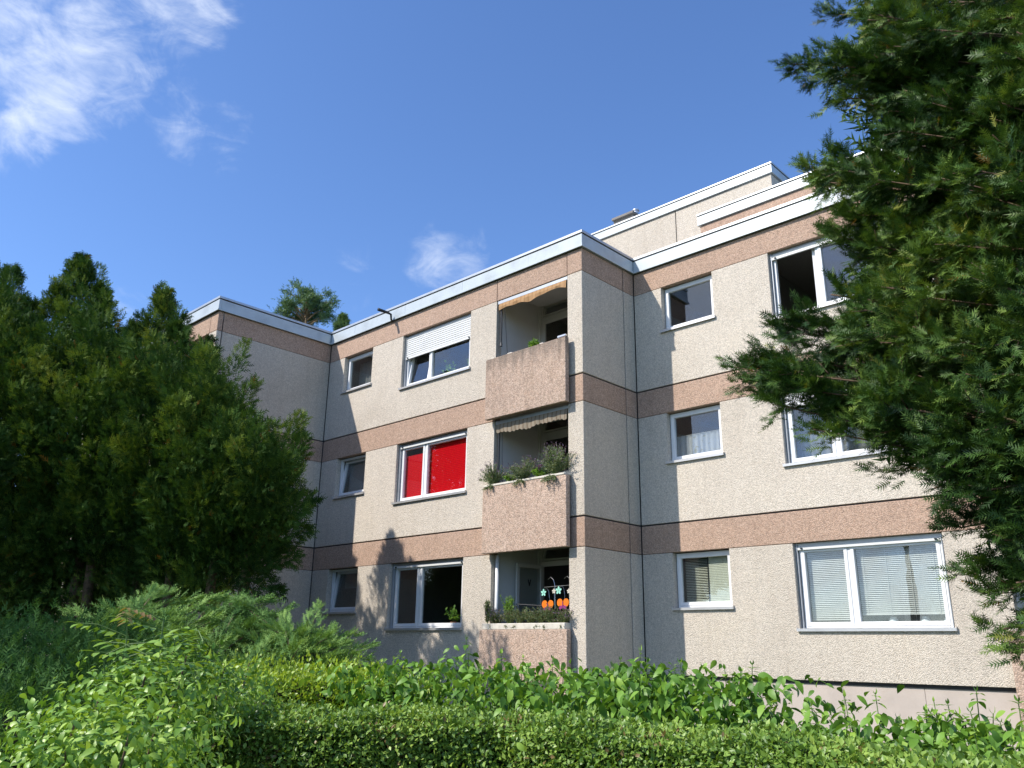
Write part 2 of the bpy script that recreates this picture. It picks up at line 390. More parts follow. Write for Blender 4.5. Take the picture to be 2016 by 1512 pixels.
def add(name, mesh, mat, parent=None, smooth=False, bevel=0.0, loc=None):
    if isinstance(mesh, MB):
        mb = mesh
        if loc is not None: mb.xf(lambda x, y, z: (x-loc[0], y-loc[1], z-loc[2]))
        mesh = mb.mesh(name)
    if mat is not None and len(mesh.materials) == 0: mesh.materials.append(MATS[mat])
    o = bpy.data.objects.new(name, mesh); COL.objects.link(o)
    if parent is not None:
        o.parent = parent
        pw = PW.get(parent.name, Vector((0, 0, 0)))
    else: pw = Vector((0, 0, 0))
    l = Vector(loc) if loc is not None else Vector((0, 0, 0))
    if loc is None and parent is not None and pw.length > 0:
        o.location = -pw; PW[o.name] = Vector((0, 0, 0))
    else:
        o.location = l-pw; PW[o.name] = l
    if smooth:
        for pl in mesh.polygons: pl.use_smooth = True
    if bevel:
        bm = o.modifiers.new('bevel', 'BEVEL'); bm.width = bevel; bm.segments = 2; bm.limit_method = 'ANGLE'; bm.angle_limit = math.radians(50)
    return o
PW = {}                                     # world origin of every object made so far
def empty(name, loc, label=None, cat=None, group=None):
    o = bpy.data.objects.new(name, None); COL.objects.link(o); o.location = loc; o.empty_display_size = 0.2; PW[o.name] = Vector(loc)
    if label: tag(o, label, cat, group)
    return o
def tag(o, label=None, cat=None, group=None, kind=None):
    if label: o['label'] = label
    if cat: o['category'] = cat
    if group: o['group'] = group
    if kind: o['kind'] = kind
    return o

# ------------------------------------------------------------------ foliage helpers (numpy)
def norm(a): return a/np.maximum(np.linalg.norm(a, axis=-1, keepdims=True), 1e-9)
def scatter(name, tv, tf, pos, dirv, nrm, size, tone, mat, parent, kind='stuff', width=None, loc=None):
    """one mesh holding a copy of the template at every position; template y runs along dirv, z along nrm"""
    tv = np.asarray(tv, float); n = len(pos); k = len(tv)
    d = norm(np.asarray(dirv, float)); zz = np.asarray(nrm, float); zz = norm(zz-(zz*d).sum(1, keepdims=True)*d); xx = np.cross(d, zz)
    size = np.broadcast_to(np.asarray(size, float), (n,)); wd = size if width is None else np.broadcast_to(np.asarray(width, float), (n,))
    P = pos[:, None, :] + xx[:, None, :]*(tv[None, :, 0:1]*wd[:, None, None]) + d[:, None, :]*(tv[None, :, 1:2]*size[:, None, None]) + zz[:, None, :]*(tv[None, :, 2:3]*size[:, None, None])
    if loc is not None: P = P-np.asarray(loc)
    me = bpy.data.meshes.new(name); me.vertices.add(n*k); me.vertices.foreach_set('co', P.reshape(-1).astype(np.float32))
    lens = np.array([len(f) for f in tf]); flat = np.concatenate([np.array(f) for f in tf])
    idx = (flat[None, :]+(np.arange(n)*k)[:, None]).reshape(-1)
    tot = np.tile(lens, n); start = np.concatenate([[0], np.cumsum(tot)[:-1]])
    me.loops.add(len(idx)); me.loops.foreach_set('vertex_index', idx.astype(np.int32))
    me.polygons.add(len(tot)); me.polygons.foreach_set('loop_start', start.astype(np.int32)); me.polygons.foreach_set('loop_total', tot.astype(np.int32))
    me.update(calc_edges=True)
    at_ = me.attributes.new('tone', 'FLOAT', 'FACE'); at_.data.foreach_set('value', np.repeat(np.clip(tone, 0, 1), len(lens)).astype(np.float32))
    me.materials.append(MATS[mat])
    o = add(name, me, None, parent, loc=loc)
    if kind: o['kind'] = kind
    return o
def unit(n):
    a = rng.normal(size=(n, 3)); return norm(a)

# templates (x across, y along, z up)
T_LEAF = ([(0, 0, 0), (-0.30, 0.45, 0.10), (0, 1, 0), (0.30, 0.45, 0.10)], [(0, 3, 2), (0, 2, 1)])
def yew_spray(rows, nl, seed):
    r = np.random.default_rng(seed); v = []; f = []
    v += [(-0.022, 0, 0), (0.022, 0, 0), (0, 1, 0.02)]; f.append((0, 1, 2))
    for i in range(rows):
        t = 0.08+0.9*i/rows
        for sgn in (-1, 1):
            ln = nl*(1-0.45*abs(t-0.45))*r.uniform(0.8, 1.15); a = math.radians(r.uniform(48, 70))
            dx, dy, dz = sgn*ln*math.sin(a), ln*math.cos(a), ln*r.uniform(-0.25, 0.35)
            b = len(v); wv = 0.044
            v += [(0, t-wv, 0), (0, t+wv*1.5, 0), (dx, t+dy, dz)]
            f += [(b, b+1, b+2)]
    b = len(v); v += [(-0.03, 0.9, 0), (0.03, 0.9, 0), (0, 0.95+nl, 0.02)]; f.append((b, b+1, b+2))
    return v, f
T_YEW = yew_spray(6, 0.40, 3)
def feather(nb, ln, seed, wv=0.05):
    r = np.random.default_rng(seed); v = [(-0.03, 0, 0), (0.03, 0, 0), (0, 1.05, 0.03)]; f = [(0, 1, 2)]
    for i in range(nb):
        t = 0.1+0.8*i/nb; sgn = (-1) ** i; l2 = ln*(1-0.55*t)*r.uniform(0.75, 1.2)
        b = len(v); dz = r.uniform(-0.3, 0.4)*l2
        v += [(0, t-wv, 0), (0, t+wv*1.6, 0), (sgn*l2*0.75, t+l2*0.75, dz)]; f.append((b, b+1, b+2))
    return v, f
T_FAR = feather(6, 0.5, 5, 0.065)
T_JUN = feather(8, 0.34, 6, 0.045)

def branch_foliage(origins, dirs, lengths, per, spread, s_lo=0.25, curl=0.25, out_bias=0.6):
    """sprays along many side branches -> positions, directions"""
    nb = len(origins); t = rng.uniform(s_lo**1.5, 1, (nb, per))**(1/1.5)
    d = norm(dirs)
    P = origins[:, None, :]+d[:, None, :]*(lengths[:, None]*t)[..., None]
    P[..., 2] += curl*lengths[:, None]*t*t
    sp = spread*lengths[:, None]*(1.15-t)
    off = rng.normal(size=(nb, per, 3)); P = P+off*sp[..., None]*0.6
    D = norm(d[:, None, :]*out_bias+norm(off)*0.75+np.array([0, 0, 0.28]))
    return P.reshape(-1, 3), D.reshape(-1, 3), t.reshape(-1)

def cone_leader(base, top, rad, nb, per, up=0.75, spread=0.28, jitter=0.35, lean=None, low=0.0, power=0.72):
    """a spire: side branches all round a leader, shorter towards the tip"""
    base, top = np.asarray(base, float), np.asarray(top, float); H = np.linalg.norm(top-base)
    t = np.concatenate([rng.uniform(low, 1.0, nb-nb//2), rng.uniform(0.72, 0.995, nb//2)]); az = rng.uniform(0, 2*np.pi, nb)
    R = np.minimum(rad*(1-t)**power, 0.62*H*(1-t)+0.03)*(1-jitter+2*jitter*rng.random(nb))+0.05
    R = np.maximum(R, np.minimum(0.42*H*(1-t), rad*0.6))
    o = base+(top-base)*t[:, None]
    dirs = np.stack([np.cos(az), np.sin(az), up-0.15*t+rng.normal(0, 0.2, nb)], 1)
    return branch_foliage(o, dirs, R, per, spread, curl=0.35)

# ------------------------------------------------------------------ ground
g = MB(); g.v = [(-400, -300, 0), (400, -300, 0), (400, 400, 0), (-400, 400, 0)]; g.f = [(0, 1, 2, 3)]
go = add('ground', g, 'lawn_soil'); tag(go, kind='structure')

# ------------------------------------------------------------------ the apartment building
BW = 8.68                                    # width of one stepped bay
ZB = [EYE-0.428, EYE+2.34, EYE+5.09]         # storey joints
Z_FT, Z_CAP = EYE+7.767, EYE+8.124           # roof fascia bottom, coping top
BAND = [EYE+1.785, EYE+4.535, EYE+7.26]      # underside of the pink bands
G = 0.015                                    # half joint
TH = 0.16                                    # panel thickness
BLD = empty('apartment_building', (-9.5, 13.0, 0.0), 'three storey concrete panel apartment block with pink bands and stepped bays', 'building')

BAYS = {'L': (-26.853, 8.623, 11.894), 'A': (-18.173, 11.894, 13.665), 'B': (-9.494, 13.665, 15.44)}
SM, BG, OPEN, PIER = (0.69, 1.89), (3.095, 5.48), (6.30, 8.30), (8.30, 8.68)
SILL_S, SILL_B = 1.185, 0.805                # opening bottoms above the storey joint

def bay_shell(key):
    ox, oy, oy2 = BAYS[key]; windows = key != 'L'
    xr = ox+BW; first = key == 'L'
    for k in range(3):
        z0, zt = ZB[k], BAND[k]; z1 = (ZB[k+1] if k < 2 else Z_FT)
        holes = []
        if windows:
            holes = [(ox+SM[0], ox+SM[1], z0+SILL_S, zt-0.0), (ox+BG[0], ox+BG[1], z0+SILL_B, zt-0.0)]
        # beige wall panel with its window openings, left inner corner joint 12 mm
        add('wall_panel', MB().panel(ox+0.014, ox+OPEN[0], z0+G, zt-0.005, holes, oy, oy+TH), 'beige_aggregate', BLD, bevel=0.006)
        # pink band panel over the windows
        xe = ox+OPEN[0] if k == 2 else ox+OPEN[0]+0.02
        add('band_panel', MB().box(ox+0.014, xe-0.008, oy, oy+TH, zt+0.004, z1-G), 'pink_aggregate', BLD, bevel=0.006)
        # pier at the open corner and its return
        rj = oy2-0.38 if key != 'L' else oy+0.14                         # vertical joint in the return wall
        add('corner_pier', MB().box(ox+PIER[0], xr, oy, rj-0.012, z0+G, zt-0.005), 'beige_aggregate', BLD, bevel=0.012)
        pb = MB().box(ox+PIER[0], xr, oy, rj-0.012, zt+0.004, z1-G); add('band_panel', pb, 'pink_aggregate', BLD, bevel=0.012)
        add('return_panel', MB().box(xr-TH, xr, rj+0.012, oy2-0.012, z0+G, zt-0.005), 'beige_aggregate', BLD, bevel=0.006)
        add('band_panel', MB().box(xr-TH, xr, rj+0.012, oy2-0.012, zt+0.004, z1-G), 'pink_aggregate', BLD, bevel=0.006)
        if k == 2:
            add('band_panel', MB().box(ox+OPEN[0]+0.008, ox+PIER[0]-0.010, oy, oy+TH, zt+0.004, z1-G), 'pink_aggregate', BLD, bevel=0.006)
        # dark joints set back behind the panel faces
        if k < 2:
            j = MB().box(ox+0.01, ox+OPEN[0]-0.02, oy+0.03, oy+TH-0.01, z1-G-0.01, z1+G+0.01)
            j.box(ox+PIER[0]+0.02, xr-0.025, oy+0.03, oy2-0.04, z1-G-0.01, z1+G+0.01)
            add('joint_seal', j, 'sealant', BLD)
    zc0, zc1 = ZB[0]-0.02, Z_FT
    j = MB().box(xr-0.09, xr-0.03, rj-0.03, rj+0.03, zc0, zc1)     # return joint
    j.box(xr-0.05, xr-0.012, oy2-0.04, oy2+0.05, zc0, zc1)
    j.box(ox+OPEN[0]-0.0, ox+OPEN[0]+0.02, oy+0.04, oy+TH-0.02, BAND[2]+0.01, Z_FT)
    j.box(ox+PIER[0]-0.02, ox+PIER[0]+0.0, oy+0.04, oy+TH-0.02, BAND[2]+0.01, Z_FT)
    add('joint_seal', j, 'sealant', BLD)
    if first:
        pass
    # plinth, set back below a dark drip joint
    add('drip_joint', MB().box(ox+0.02, xr-0.05, oy+0.05, oy2, ZB[0]-0.035, ZB[0]+G-0.003), 'sealant', BLD)
    n = 7; pw = (BW-0.07)/n
    for i in range(n):
        add('plinth_panel', MB().box(ox+pw*i+0.002, ox+pw*(i+1)-0.002, oy+0.07, oy+0.22, -0.1, ZB[0]-0.036), 'plinth_concrete', BLD, bevel=0.004)
    add('plinth_panel', MB().box(xr-0.065-0.15, xr-0.065, oy+0.23, oy2, -0.1, ZB[0]-0.036), 'plinth_concrete', BLD)
    # roof: slab, fascia with drip lip, coping
    ov = 0.05
    add('roof_slab', MB().box(ox+0.02, xr-0.02, oy+0.03, 24, Z_FT-0.19, Z_FT+0.16), 'roof_gravel', BLD)
    f = MB().box(ox-0.02, xr+ov, oy-ov, oy+0.02, Z_FT+0.012, Z_CAP-0.085)
    f.box(ox-0.02, xr+ov+0.018, oy-ov-0.018, oy-ov-0.003, Z_FT-0.012, Z_FT+0.035)
    add('roof_fascia', f, 'fascia_paint', BLD, bevel=0.004)
    f = MB().box(xr-0.02, xr+ov-0.002, oy+0.022, oy2-ov-0.021, Z_FT+0.012, Z_CAP-0.085)
    f.box(xr+ov+0.001, xr+ov+0.016, oy-ov-0.002, oy2-ov-0.02, Z_FT-0.012, Z_FT+0.033)
    add('roof_fascia', f, 'fascia_paint', BLD, bevel=0.004)
    for xx in np.arange(ox+1.1, xr, 2.05):
        add('sheet_joint', MB().box(xx, xx+0.012, oy-ov-0.0025, oy-ov-0.0005, Z_FT+0.036, Z_CAP-0.087), 'cap_metal', BLD)
    add('shadow_gap', MB().box(ox-0.02, xr+ov-0.03, oy-ov+0.03, oy+0.3, Z_CAP-0.087, Z_CAP-0.06).box(xr-0.3, xr+ov-0.031, oy+0.302, oy2+0.02, Z_CAP-0.087, Z_CAP-0.06), 'sealant', BLD)
    c = MB().box(ox-0.01, xr+ov+0.012, oy-ov-0.012, oy+0.34, Z_CAP-0.058, Z_CAP); add('roof_coping', c, 'cap_metal', BLD, bevel=0.004)
    c = MB().box(xr-0.30, xr+ov+0.011, oy+0.342, oy2-ov-0.013, Z_CAP-0.058, Z_CAP-0.001); add('roof_coping', c, 'cap_metal', BLD, bevel=0.004)
    # back shell of the flats: floors, party walls, rear wall
    sh = MB()
    for k in range(3): sh.box(ox+0.02, xr-0.02, oy+TH+1.24 if False else oy+TH+0.01, oy+6.0, ZB[k]-0.22, ZB[k]-0.02)
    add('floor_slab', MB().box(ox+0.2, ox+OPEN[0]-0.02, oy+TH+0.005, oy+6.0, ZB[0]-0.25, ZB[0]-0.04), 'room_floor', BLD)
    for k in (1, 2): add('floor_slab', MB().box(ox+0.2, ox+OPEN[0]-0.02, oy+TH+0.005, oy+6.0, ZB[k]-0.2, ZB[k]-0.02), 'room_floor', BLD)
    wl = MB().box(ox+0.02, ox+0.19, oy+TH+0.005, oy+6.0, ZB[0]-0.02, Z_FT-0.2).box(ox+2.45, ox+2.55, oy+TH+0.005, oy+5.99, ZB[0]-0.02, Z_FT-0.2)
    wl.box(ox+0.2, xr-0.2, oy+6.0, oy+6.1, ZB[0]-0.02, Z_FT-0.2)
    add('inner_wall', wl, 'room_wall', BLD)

for key in ('L', 'A', 'B'): bay_shell(key)
# outer left corner of the left bay is also a pier with a fine joint, as on the others
ox, oy, oy2 = BAYS['A']

# rear volumes seen over the roof
def upper_block(name, x0, x1, y0, y1, ztop, zbase, hf, wall, joints, band_below=None):
    """set-back storey: walls, fascia, coping"""
    xs = [x0]+[j for j in joints]+[x1]
    for a, b in zip(xs[:-1], xs[1:]):
        add('wall_panel', MB().box(a+(0.012 if a != x0 else 0), b-(0.012 if b != x1 else 0), y0, y0+TH, zbase, ztop-hf-0.02), wall, BLD, bevel=0.006)
    add('joint_seal', MB().box(x0+0.05, x1-0.05, y0+0.03, y0+TH+0.1, zbase, ztop-hf-0.02), 'sealant', BLD)
    add('return_panel', MB().box(x1-TH, x1-0.002, y0+TH+0.015, y1, zbase, ztop-hf-0.02), wall, BLD, bevel=0.006)
    add('return_panel', MB().box(x0+0.002, x0+TH, y0+TH+0.015, y1, zbase, ztop-hf-0.02), wall, BLD, bevel=0.006)
    add('roof_slab', MB().box(x0+0.06, x1-0.06, y0+0.06, y1, ztop-hf, ztop-0.1), 'roof_gravel', BLD)
    ov = 0.05
    f = MB().box(x0-ov, x1+ov, y0-ov, y0+0.04, ztop-hf, ztop-0.07); add('roof_fascia', f, 'fascia_paint', BLD, bevel=0.004)
    f = MB().box(x1-0.04, x1+ov-0.002, y0+0.042, y1, ztop-hf, ztop-0.07); add('roof_fascia', f, 'fascia_paint', BLD, bevel=0.004)
    f = MB().box(x0-ov+0.002, x0+0.04, y0+0.042, y1, ztop-hf, ztop-0.07); add('roof_fascia', f, 'fascia_paint', BLD, bevel=0.004)
    add('shadow_gap', MB().box(x0-0.02, x1+0.02, y0-0.02, y1, ztop-0.068, ztop-0.046), 'sealant', BLD)
    add('roof_coping', MB().box(x0-ov-0.012, x1+ov+0.012, y0-ov-0.012, y1, ztop-0.044, ztop), 'cap_metal', BLD, bevel=0.004)
zroof = Z_FT+0.1
upper_block('penthouse', -16.6, -7.69, 17.0, 19.4, EYE+11.36, zroof, 0.28, 'beige_aggregate', [-10.40])
upper_block('roof_parapet', -9.12, -1.0, 16.0, 16.9, EYE+10.06, zroof, 0.30, 'pink_aggregate', [])
vb = at_y(1212, 440, 18.6); va = at_y(1250, 425, 18.6)
add('chimney', MB().box(vb[0], va[0], 18.5, 19.2, EYE+10.9, vb[2]+0.02), 'vent_slab', BLD)
add('chimney_slab', MB().box(vb[0]-0.02, va[0]+0.05, 18.42, 19.28, vb[2]+0.022, vb[2]+0.10), 'vent_slab', BLD, bevel=0.01)
fl = add('flue', MB().tube([(va[0]-0.10, 18.8, vb[2]+0.1), (va[0]-0.10, 18.8, vb[2]+0.27)], 0.085, 16).tube([(va[0]-0.10, 18.8, vb[2]+0.27), (va[0]-0.10, 18.8, vb[2]+0.31)], 0.11, 16), 'steel', BLD)

# dark arm on the fascia
bx, bz = -15.46, EYE+7.83
add('fascia_arm', MB().tube([(bx, 11.84, bz-0.09), (bx, 11.78, bz-0.085), (bx, 11.76, bz+0.06), (bx-0.02, 11.66, bz+0.085), (bx-0.06, 11.40, bz+0.10)], [0.022, 0.024, 0.028, 0.034, 0.04], 10), 'dark_metal', BLD, smooth=True)

# ------------------------------------------------------------------ windows
def bars(mb, x0, x1, z0, z1, y0, y1, b, bot=None):
    bot = b if bot is None else bot
    mb.box(x0, x0+b, y0, y1, z0, z1); mb.box(x1-b, x1, y0, y1, z0, z1)
    mb.box(x0+b, x1-b, y0+0.002, y1-0.002, z0, z0+bot); mb.box(x0+b, x1-b, y0+0.002, y1-0.002, z1-b, z1)
    return mb
def tilt_fn(z0, y0, deg):
    c, s = math.cos(math.radians(deg)), math.sin(math.radians(deg))
    return lambda x, y, z: (x, y0+(y-y0)*c+(z-z0)*s, z0+(z-z0)*c-(y-y0)*s)
def swing_fn(xh, y0, deg):
    c, s = math.cos(math.radians(deg)), math.sin(math.radians(deg))
    return lambda x, y, z: (xh+(x-xh)*c-(y-y0)*s, y0+(x-xh)*s+(y-y0)*c, z)

def window(key, k, which, shutter=0.0, bar=True, tilt=None, swing=None, glassm='window_glass', split=0.37, rail=True):
    ox, oy, _ = BAYS[key]; a, b = (SM if which == 's' else BG); x0, x1 = ox+a, ox+b
    z0 = ZB[k]+(SILL_S if which == 's' else SILL_B); z1 = BAND[k]
    loc = ((x0+x1)/2, oy+0.15, z0)
    fy0, fy1 = oy+0.125, oy+0.20
    gr = 0.05 if rail else 0.012             # guide rails beside the frame
    fx0, fx1 = x0+gr, x1-gr
    zt = z1-(0.015 if not bar else 0.06)
    fr = bars(MB(), fx0, fx1, z0+0.02, zt, fy0, fy1, 0.045, 0.05)
    if which == 'b':
        xm = fx0+(fx1-fx0)*split; fr.box(xm-0.035, xm+0.035, fy0+0.001, fy1-0.001, z0+0.07, zt-0.045); cells = [(fx0+0.035, xm-0.025), (xm+0.025, fx1-0.035)]
    else: cells = [(fx0+0.035, fx1-0.035)]
    wnd = add('window', fr, 'white_plastic', BLD, bevel=0.004, loc=loc)
    add('sill', MB().box(x0-0.03, x1+0.03, oy-0.045, oy+0.124, z0-0.012, z0+0.012).box(x0-0.03, x1+0.03, oy-0.048, oy-0.044, z0-0.034, z0+0.010)
        .box(x1+0.0305, x1+0.034, oy-0.045, oy+0.0, z0-0.034, z0+0.03).box(x0-0.034, x0-0.0305, oy-0.045, oy+0.0, z0-0.034, z0+0.03), 'sill_metal', wnd)
    if rail:
        for gx in (x0+0.003, x1-0.043):
            add('guide_rail', MB().box(gx, gx+0.012, oy+0.07, oy+0.124, z0+0.013, z1-0.01).box(gx+0.026, gx+0.04, oy+0.07, oy+0.124, z0+0.013, z1-0.01).box(gx+0.012, gx+0.026, oy+0.105, oy+0.12, z0+0.013, z1-0.01), 'grey_rail', wnd)
    # box cover above the frame
    if bar: add('shutter_box', MB().box(x0+0.002, x1-0.002, oy+0.10, oy+0.21, zt+0.001, z1-0.003), 'grey_rail', wnd)
    zs = zt
    if shutter > 0:
        sm = MB(); h = 0.052; n = max(1, round(shutter/h)); zz = zt+0.02
        for i in range(n):
            t0 = zz-i*h
            sm.v += [(x0+0.02, oy+0.098, t0-h+0.003), (x1-0.02, oy+0.098, t0-h+0.003), (x1-0.02, oy+0.085, t0-h*0.72), (x0+0.02, oy+0.085, t0-h*0.72),
                     (x1-0.02, oy+0.083, t0-h*0.3), (x0+0.02, oy+0.083, t0-h*0.3), (x1-0.02, oy+0.094, t0-0.002), (x0+0.02, oy+0.094, t0-0.002),
                     (x0+0.02, oy+0.1, t0-h+0.0045), (x1-0.02, oy+0.1, t0-h+0.0045)]
            q = len(sm.v)-10; sm.f += [(q, q+1, q+2, q+3), (q+3, q+2, q+4, q+5), (q+5, q+4, q+6, q+7), (q+8, q+9, q+1, q)]
            sm.box(x0+0.02, x1-0.02, oy+0.095, oy+0.104, t0-h, t0)
        zs = zz-n*h
        add('roller_shutter', sm, 'shutter_plastic', wnd)
    if bar:
        eb = MB().box(x0+0.015, x1-0.015, oy+0.078, oy+0.099, zs-0.055, zs-0.001); ebo = add('shutter_end_bar', eb, 'shutter_plastic', wnd, bevel=0.004)
        add('shutter_stop', MB().box(x0+0.10, x0+0.135, oy+0.058, oy+0.077, zs-0.04, zs-0.015).box(x1-0.135, x1-0.10, oy+0.058, oy+0.077, zs-0.04, zs-0.015), 'dark_metal', wnd)
    for ci, (c0, c1) in enumerate(cells):
        sz0, sz1 = z0+0.055, zt-0.035
        sa = bars(MB(), c0, c1, sz0, sz1, fy0-0.012, fy1-0.015, 0.058, 0.06)
        pa = MB().box(c0+0.05, c1-0.05, fy0+0.03, fy0+0.036, sz0+0.05, sz1-0.05)
        fn = None
        if tilt == ci: fn = tilt_fn(sz0, fy1, 8.0)
        if swing == ci: fn = swing_fn(c1, fy1, -72.0)
        if fn: sa.xf(fn); pa.xf(fn)
        add('sash', sa, 'white_plastic', wnd, bevel=0.004); add('pane', pa, glassm, wnd)
    return wnd, (fx0+0.05, fx1-0.05, z0+0.08, zt-0.06, oy+0.24)

WA2s, ia2s = window('A', 2, 's', bar=False, rail=False)
WA2b, ia2b = window('A', 2, 'b', shutter=0.52, tilt=0)
WA1s, ia1s = window('A', 1, 's', bar=False, rail=False, tilt=0)
WA1b, ia1b = window('A', 1, 'b')
WA0s, ia0s = window('A', 0, 's', bar=False, rail=False, tilt=0)
WA0b, ia0b = window('A', 0, 'b', bar=True)
WB2s, ib2s = window('B', 2, 's', bar=False, rail=False)
WB2b, ib2b = window('B', 2, 'b', shutter=0.05, swing=0)
WB1s, ib1s = window('B', 1, 's', bar=False, rail=False)
WB1b, ib1b = window('B', 1, 'b', shutter=0.24)
WB0s, ib0s = window('B', 0, 's', bar=False, rail=False)
WB0b, ib0b = window('B', 0, 'b')

# what hangs and stands behind the glass
def wavy(x0, x1, z0, z1, y, amp, n, seed, top_flat=True):
    r = np.random.default_rng(seed); mb = MB(); m = 120; ph = r.uniform(0, 6, 3)
    for i in range(m+1):
        t = i/m; x = x0+(x1-x0)*t
        for j in range(7):
            s = j/6
            a = amp*(0.45+0.55*(1-s)) if top_flat else amp
            yy = y+a*math.sin(t*n*2*math.pi+ph[0]+0.5*math.sin(t*17+ph[1]))+0.3*a*math.sin(t*n*4.7+ph[2]+s)
            mb.v.append((x+0.004*math.sin(s*3+t*30), yy, z0+(z1-z0)*s+(0.008*math.sin(t*n*6.28+1) if j == 6 else 0)))
    for i in range(m):
        for j in range(6):
            q = i*7+j; mb.f.append((q, q+7, q+8, q+1))
    return mb
def venetian(x0, x1, z0, z1, y, pitch, ang, wd):
    mb = MB(); n = int((z1-z0)/pitch); c, s = math.cos(ang)*wd/2, math.sin(ang)*wd/2
    for i in range(n):
        z = z1-pitch*(i+0.5); b = len(mb.v)
        mb.v += [(x0, y-c, z-s), (x1, y-c, z-s), (x1, y, z+0.0025), (x0, y, z+0.0025), (x1, y+c, z+s), (x0, y+c, z+s)]
        mb.f += [(b, b+1, b+2, b+3), (b+3, b+2, b+4, b+5)]
    mb.box(x0, x1, y-0.012, y+0.012, z0-0.012, z0+0.008); mb.box(x0, x1, y-0.014, y+0.014, z1, z1+0.03)
    return mb
def cords(x0, x1, z0, z1, y, n):
    mb = MB()
    for i in range(n):
        x = x0+(x1-x0)*(0.08+0.84*i/(n-1)); mb.box(x-0.003, x+0.003, y-0.018, y-0.014, z0-0.02, z1)
    return mb

x0, x1, z0, z1, y = ia1b
xm = x0+(x1-x0)*0.365
add('pleated_blind', MB().box(x0+0.02, xm-0.05, y-0.03, y-0.022, z0, z1-0.16), 'red_pleat', WA1b)
add('pleated_blind', MB().box(xm+0.05, x1-0.02, y-0.03, y-0.022, z0, z1-0.02), 'red_pleat', WA1b)
x0, x1, z0, z1, y = ib0b
xm = x0+(x1-x0)*0.365
bl = add('venetian_blind', venetian(x0+0.04, xm-0.06, z0+0.08, z1-0.03, y, 0.030, math.radians(46), 0.033), 'blind_slat', WB0b)
bl = add('venetian_blind', venetian(xm+0.07, x1-0.03, z0+0.15, z1-0.03, y, 0.030, math.radians(44), 0.033), 'blind_slat', WB0b)
add('blind_cord', cords(xm+0.07, x1-0.03, z0+0.15, z1, y, 4), 'blind_slat', WB0b)
x0, x1, z0, z1, y = ib0s
xm = (x0+x1)/2+0.02
add('venetian_blind', venetian(x0+0.05, xm, z0+0.06, z1-0.02, y+0.03, 0.030, math.radians(30), 0.026), 'blind_cream', WB0s)
add('venetian_blind', venetian(xm+0.012, x1-0.02, z0+0.01, z1-0.02, y-0.01, 0.030, math.radians(62), 0.038), 'blind_cream', WB0s)
add('divider_post', MB().box(xm-0.006, xm+0.01, y-0.03, y+0.02, z0-0.02, z1), 'dark_metal', WB0s)
x0, x1, z0, z1, y = ib1s
cu = add('cafe_curtain', wavy(x0+0.02, x1-0.01, z0+0.0, z0+0.46, y, 0.022, 9, 4), 'net_white', loc=((x0+x1)/2, y, z0))
tag(cu, 'gathered white half curtain behind the small middle window right of the corner', 'curtain')
add('curtain_rod', MB().tube([(x0, y-0.02, z0+0.455), (x1, y-0.02, z0+0.455)], 0.005, 6), 'steel', cu)
x0, x1, z0, z1, y = ia2s
cu = add('net_curtain', wavy(x0-0.05, x1+0.05, z0-0.05, z1, y+0.25, 0.02, 7, 9), 'sheer', loc=((x0+x1)/2, y+0.25, z0))
tag(cu, 'plain sheer curtain filling the small top floor window beside the shaded wall', 'curtain')
x0, x1, z0, z1, y = ia1s
sc_ = add('pleated_screen', MB().box(x0+0.02, x1-0.02, y+0.12, y+0.13, z0, z1), 'grey_screen', WA1s)
x0, x1, z0, z1, y = ib1b
cu = add('net_curtain', wavy(x0, x1, z0-0.02, z1, y+0.2, 0.025, 14, 12), 'sheer', loc=((x0+x1)/2, y+0.2, z0)); tag(cu, 'sheer curtain behind the wide window with a part lowered shutter under the yew branch', 'curtain')
x0, x1, z0, z1, y = ib0b
cu = add('net_curtain', wavy(x1-0.75, x1+0.1, z0-0.25, z1+0.05, y+0.22, 0.03, 9, 15), 'sheer', loc=(x1-0.3, y+0.22, z0)); tag(cu, 'sheer curtain at the right end behind the wide striped blind window', 'curtain')
x0, x1, z0, z1, y = ia0s
cu = add('lace_valance', wavy(x0, x1, z1-0.36, z1, y+0.25, 0.012, 8, 17), 'sheer', loc=((x0+x1)/2, y+0.25, z1)); tag(cu, 'short lace valance at the top of the small dark ground floor window', 'curtain')
def lathe(prof, n=20):
    mb = MB()
    for r, z in prof:
        for k in range(n): mb.v.append((r*math.cos(2*math.pi*k/n), r*math.sin(2*math.pi*k/n), z))
    for i in range(len(prof)-1):
        for k in range(n): mb.f.append((i*n+k, i*n+(k+1) % n, (i+1)*n+(k+1) % n, (i+1)*n+k))
    mb.f.append(tuple(range(n))[::-1]); mb.f.append(tuple((len(prof)-1)*n+k for k in range(n)))
    return mb
def inner_sill(key, k, which):
    ox, oy, _ = BAYS[key]; a, b = (SM if which == 's' else BG); z = ZB[k]+(SILL_S if which == 's' else SILL_B)
    add('inner_sill', MB().box(ox+a+0.005, ox+b-0.005, oy+0.202, oy+0.46, z, z+0.03), 'porcelain', BLD)
    return z+0.031
for key in ('A', 'B'):
    for k in range(3):
        for wch in ('s', 'b'): inner_sill(key, k, wch)
ox, oy, _ = BAYS['B']; zs = ZB[0]+SILL_B+0.031
for i, (dx, lab) in enumerate(((0.50, 'left'), (0.245, 'middle'), (0.07, 'right'))):
    x = ox+BG[1]-0.12-dx*1.9+0.08
    v = lathe([(0.05, 0), (0.07, 0.03), (0.075, 0.09), (0.06, 0.13), (0.045, 0.15), (0.055, 0.165)])
    o = add('vase', v, 'porcelain', smooth=True); o.location = (x, oy+0.36, zs); PW[o.name] = o.location.copy()
    tag(o, f'{lab} one of three white vases on the sill below the wide striped blind', 'vase', 'white vases on the sill')
ox, oy, _ = BAYS['A']; zs = ZB[0]+SILL_S+0.031
